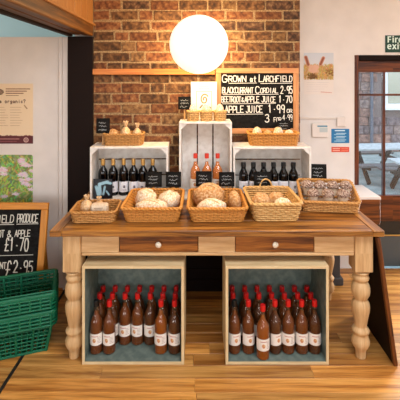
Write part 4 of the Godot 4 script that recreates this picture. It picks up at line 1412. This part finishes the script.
func build_left_side() -> void:
	# white door leaf and architrave seen through the opening
	var d := Node3D.new()
	d.name = "door_2"
	add_child(d)
	d.set_meta("kind", "structure")
	obj(bx(Vector3(-1.78, 1.005, -3.06), Vector3(1.30, 2.0, 0.04), 0.003), "door_leaf", M.white_wood, d)
	obj(bx(Vector3(-1.108, 1.005, -3.045), Vector3(0.035, 2.0, 0.05), 0.004), "frame_strip", M.white_wood, d)
	obj(bx(Vector3(-1.065, 1.0, -3.03), Vector3(0.045, 2.0, 0.05), 0.004), "frame_strip", M.white_wood, d)
	# organic poster
	var im := Image.create(300, 300, false, Image.FORMAT_RGB8)
	im.fill(Color(0.93, 0.83, 0.69))
	var ink := Color(0.36, 0.22, 0.15)
	for k in 180:
		dab(im, Vector2(rng.randf() * 300, rng.randf() * 230), 14, Color(0.95, 0.87, 0.75, 0.06), 0.0)
	for y in range(22, 60):
		for x in range(76, 160):
			var q := Vector2((x - 118) / 42.0, (y - 41) / 19.0)
			if q.length() < 1.0:
				im.set_pixel(x, y, ink if fmod(q.y * 3.0 + 9.0 + q.x * q.x * 1.4, 1.0) > 0.28 else Color(0.88, 0.78, 0.62))
	for k in 4:
		stroke(im, Vector2(170, 26 + k * 11), Vector2([284, 268, 252, 230][k], 26 + k * 11), 2.2 if k < 3 else 1.2, Color(0.50, 0.30, 0.2), 0.3)
	letter(im, "Why choose organic?", 24, 266, 96, 17, 1.5, ink, 0.0, 0.0)
	for cx in [24, 120, 190]:
		for k in 8:
			stroke(im, Vector2(cx, 118 + k * 13), Vector2(cx + 40 + rng.randf() * 22, 118 + k * 13), 0.8, Color(0.70, 0.56, 0.42), 0.35)
	stroke(im, Vector2(258, 108), Vector2(270, 124), 3.0, Color(0.66, 0.52, 0.38), 0.2)
	im.fill_rect(Rect2i(0, 262, 300, 38), Color(0.36, 0.12, 0.14))
	for k in 40:
		dab(im, Vector2(k * 7.6, 262 + rng.randf_range(-3, 2)), 3.5, Color(0.36, 0.12, 0.14), 0.0)
	stroke(im, Vector2(130, 276), Vector2(232, 276), 2.2, Color(0.74, 0.52, 0.5), 0.25)
	stroke(im, Vector2(120, 288), Vector2(220, 288), 1.2, Color(0.62, 0.38, 0.38), 0.3)
	for k in 24:
		dab(im, Vector2(266, 281) + Vector2(cos(k * TAU / 24), sin(k * TAU / 24)) * 10, 2.6, Color(0.82, 0.66, 0.62), 0.0)
	dab(im, Vector2(266, 281), 4, Color(0.82, 0.66, 0.62), 0.0)
	var po := thing("organic_poster", "cream poster with a maroon bottom band on the white door", "poster", Vector3(-1.585, 1.151, -3.0395))
	obj(sheet(0.50, 0.48, 0.0012), "sheet", print_mat(im, 0.6), po, Vector3(0, 0.24, 0.0014))
	# clover picture
	im = Image.create(240, 240, false, Image.FORMAT_RGB8)
	for y in 240:
		for x in 240:
			im.set_pixel(x, y, Color(0.42, 0.52, 0.28))
	for k in 900:
		var p := Vector2(rng.randf() * 240, rng.randf() * 240)
		var q := p + Vector2(rng.randf_range(-14, 14), rng.randf_range(-26, 26))
		stroke(im, p, q, rng.randf_range(1.0, 4.0), Color(0.38 + 0.42 * rng.randf(), 0.48 + 0.36 * rng.randf(), 0.22 + 0.28 * rng.randf(), 0.7))
	for k in 34:
		var p := Vector2(rng.randf() * 240, 20 + rng.randf() * 190)
		for q in 50:
			var a := rng.randf() * TAU
			var l := rng.randf_range(4, 17)
			stroke(im, p, p + Vector2(cos(a), sin(a) * 0.7) * l, 1.3, Color(0.82 + 0.14 * rng.randf(), 0.70 + 0.2 * rng.randf(), 0.76 + 0.16 * rng.randf(), 0.6))
	var cl := thing("flower_picture", "rounded print of pale clover flowers on the white door", "picture", Vector3(-1.60, 0.674, -3.0395))
	var pr := MB.new()
	var ol := []
	for c in [[0.245, 0.37, 0.0], [-0.245, 0.37, PI / 2], [-0.245, 0.02, PI], [0.245, 0.02, PI * 1.5]]:
		for k in 5:
			var a: float = c[2] + k * PI / 8
			ol.append(Vector2(c[0] + cos(a) * 0.018, c[1] + sin(a) * 0.018))
	pr.prism(ol, 0.0004, 0.0018)
	for i in pr.v.size():
		pr.uv[i] = Vector2(pr.v[i].x / 0.53 + 0.5, 1.0 - pr.v[i].y / 0.39)
	obj(pr, "print", print_mat(im, 0.4), cl)

	# chalk A-board
	var t := thing("pavement_chalkboard", "orange framed chalk A-board of juice prices behind the green baskets", "chalkboard", Vector3(-1.412, 0.0, -2.625))
	var L := Transform3D(Basis(Vector3.RIGHT, -0.19), Vector3(0, 0, 0.0))
	var hh := 0.78
	var ww := 0.62
	var fb := 0.048
	var piece := func(c: Vector3, s: Vector3, g: int, nm: String, m: Material, xf: Transform3D) -> void:
		var b := MB.new()
		b.box(c, s, 0.003, g, Vector2(0.2, 0.1), xf)
		obj(b, nm, m, t)
	piece.call(Vector3(0, hh - fb / 2, 0), Vector3(ww, fb, 0.025), 0, "frame_rail", M.gold_frame, L)
	piece.call(Vector3(0, 0.10, 0), Vector3(ww - 2 * fb, fb, 0.025), 0, "frame_rail", M.gold_frame, L)
	for s in [-1.0, 1.0]:
		piece.call(Vector3(s * (ww / 2 - fb / 2), (hh - fb) / 2 + 0.005, 0), Vector3(fb, hh - fb - 0.012, 0.025), 1, "frame_stile", M.gold_frame, L)
	piece.call(Vector3(0, 0.435, -0.004), Vector3(ww - 2 * fb, 0.62, 0.008), 0, "backing", M.slate_edge, L)
	var BK := Transform3D(Basis(Vector3.RIGHT, 0.19), Vector3(0, 0, -0.325))
	for s in [-1.0, 1.0]:
		piece.call(Vector3(s * (ww / 2 - fb * 1.8), hh / 2 - 0.01, 0), Vector3(fb, hh - 0.03, 0.022), 1, "rear_leg", M.gold_frame, BK)
	im = slate_image(524, 620)
	var ch := Color(0.86, 0.85, 0.80)
	letter(im, "LARCHFIELD", 40, 330, 92, 52, 3.4, ch)
	letter(im, "PRODUCE", 352, 506, 88, 56, 3.4, ch)
	stroke(im, Vector2(60, 106), Vector2(330, 103), 2.4, ch, 0.15)
	stroke(im, Vector2(350, 101), Vector2(506, 98), 2.4, ch, 0.15)
	letter(im, "BEETROOT", 80, 272, 190, 46, 3.2, ch)
	letter(im, "&", 290, 326, 188, 42, 3.0, ch)
	letter(im, "APPLE", 344, 458, 184, 42, 3.0, ch)
	letter(im, "£1.70", 280, 456, 280, 84, 4.4, ch)
	stroke(im, Vector2(60, 318), Vector2(486, 308), 2.2, ch, 0.15)
	letter(im, "BLACKCURRANT", 20, 306, 398, 40, 3.2, ch)
	letter(im, "£", 300, 350, 452, 104, 4.4, ch)
	letter(im, "2.95", 356, 498, 426, 76, 4.4, ch)
	var face := obj(sheet(ww - 2 * fb - 0.002, 0.62), "chalk_face", chalk_mat(im), t)
	face.transform = L * Transform3D(Basis.IDENTITY, Vector3(0, 0.422, 0.0012))

	# stack of green shopping baskets
	for i in 2:
		green_basket("green plastic shopping basket, %s one of the two stacked on the floor" % ["bottom", "top"][i], Vector3(-1.137, 0.002 + 0.105 * i, -2.382), 0.33)

func green_basket(label: String, at: Vector3, turn: float) -> void:
	var t := thing("shopping_basket", label, "shopping basket", at, turn, "stacked green shopping baskets")
	var m: Material = M.green
	var H := 0.262
	var bw := 0.165
	var bd := 0.105
	var tw := 0.215
	var td := 0.15
	# four slotted walls: uprights and cross bars
	var at_ := func(side: int, s: float, k: float) -> Vector3:
		var hw := lerpf(bw, tw, k)
		var hd := lerpf(bd, td, k)
		var y := k * H
		match side:
			0: return Vector3(s * hw, y, hd)
			1: return Vector3(hw, y, -s * hd)
			2: return Vector3(-s * hw, y, -hd)
			_: return Vector3(-hw, y, s * hd)
	for side in 4:
		var w := MB.new()
		var ups := 12 if side % 2 == 0 else 8
		for i in ups + 1:
			var s := lerpf(-1.0, 1.0, float(i) / ups)
			w.tube([at_.call(side, s, 0.0), at_.call(side, s, 1.0)], 0.0038, 4)
		for r in 11:
			var k := 0.03 + r * 0.092
			w.tube([at_.call(side, -1.0, k), at_.call(side, 1.0, k)], 0.0052, 4)
		for q in [0.0, 0.5]:
			if side % 2 == 0:
				w.tube([at_.call(side, q, 0.0), at_.call(side, q, 1.0)], 0.009, 4)
		obj(w, "slotted_wall", m, t)
	# corner posts
	for c in 4:
		var w := MB.new()
		w.tube([at_.call(c, 1.0, 0.0), at_.call(c, 1.0, 1.0)], 0.011, 6)
		obj(w, "corner", m, t)
	var rim := MB.new()
	var rows := []
	for q in [[0.004, H - 0.022], [0.011, H - 0.024], [0.014, H], [0.004, H + 0.006], [-0.004, H]]:
		var row := []
		for p in ring(tw + q[0], td + q[0], 0.03, 48):
			row.append(Vector3(p[0].x, q[1], p[0].z))
		rows.append(row)
	rim.grid(rows, true)
	obj(rim, "rim", m, t)
	# the deep slotted skirt under the rim
	var skirt := MB.new()
	for r in 4:
		var pts := []
		for p in ring(tw + 0.009, td + 0.009, 0.03, 48):
			pts.append(Vector3(p[0].x, H - 0.084 + r * 0.021, p[0].z))
		skirt.tube(pts, 0.0078, 4, true)
	for p in ring(tw + 0.009, td + 0.009, 0.03, 26):
		skirt.tube([Vector3(p[0].x, H - 0.088, p[0].z), Vector3(p[0].x, H - 0.01, p[0].z)], 0.0085, 4)
	obj(skirt, "skirt", m, t)
	var base := MB.new()
	for i in 9:
		base.box(Vector3(lerpf(-bw, bw, i / 8.0), 0.004, 0), Vector3(0.022, 0.007, bd * 2), 0.001)
	for i in 3:
		base.box(Vector3(0, 0.004, lerpf(-bd, bd, i / 2.0)), Vector3(bw * 2, 0.007, 0.02), 0.001)
	obj(base, "base_grid", m, t)
	# folded handles lying on the rim
	for s in [-1.0, 1.0]:
		var h := MB.new()
		h.tube([Vector3(-tw * 0.99, H + 0.004, s * 0.012), Vector3(-tw * 0.97, H + 0.004, s * td * 0.9), Vector3(tw * 0.97, H + 0.004, s * td * 0.9), Vector3(tw * 0.99, H + 0.004, s * 0.012)], 0.006, 6)
		if label.contains("top"):
			obj(h, "handle", m, t)

func build_lamp() -> void:
	var t := thing("globe_wall_lamp", "large glowing white globe lamp on the brick wall", "lamp", Vector3(-0.0075, 1.918, -2.765))
	var g := MB.new()
	g.blob(Vector3.ZERO, Vector3.ONE * 0.2135, 0.0, 0.1, 1, -2.0, 32, 48)
	var m := mat(Color(1, 0.98, 0.95), 0.3)
	m.emission_enabled = true
	m.emission = Color(1.0, 0.95, 0.90)
	m.emission_energy_multiplier = 1.3
	obj(g, "globe", m, t)
	var b := MB.new()
	var rx := Transform3D(Basis(Vector3.RIGHT, PI / 2), Vector3(0, 0, -0.228))
	b.lathe([Vector2(0.0, 0.0), Vector2(0.06, 0.0), Vector2(0.06, 0.0), Vector2(0.055, 0.02), Vector2(0.03, 0.03)], 24, rx)
	obj(b, "backplate", M.brass, t)
	var l := OmniLight3D.new()
	l.name = "lamp_light"
	t.add_child(l)
	l.light_color = Color(1.0, 0.84, 0.60)
	l.light_energy = 1.5
	l.light_size = 0.2
	l.omni_range = 14.0
	l.omni_attenuation = 2.0
	l.shadow_enabled = true

func build_small() -> void:
	pass
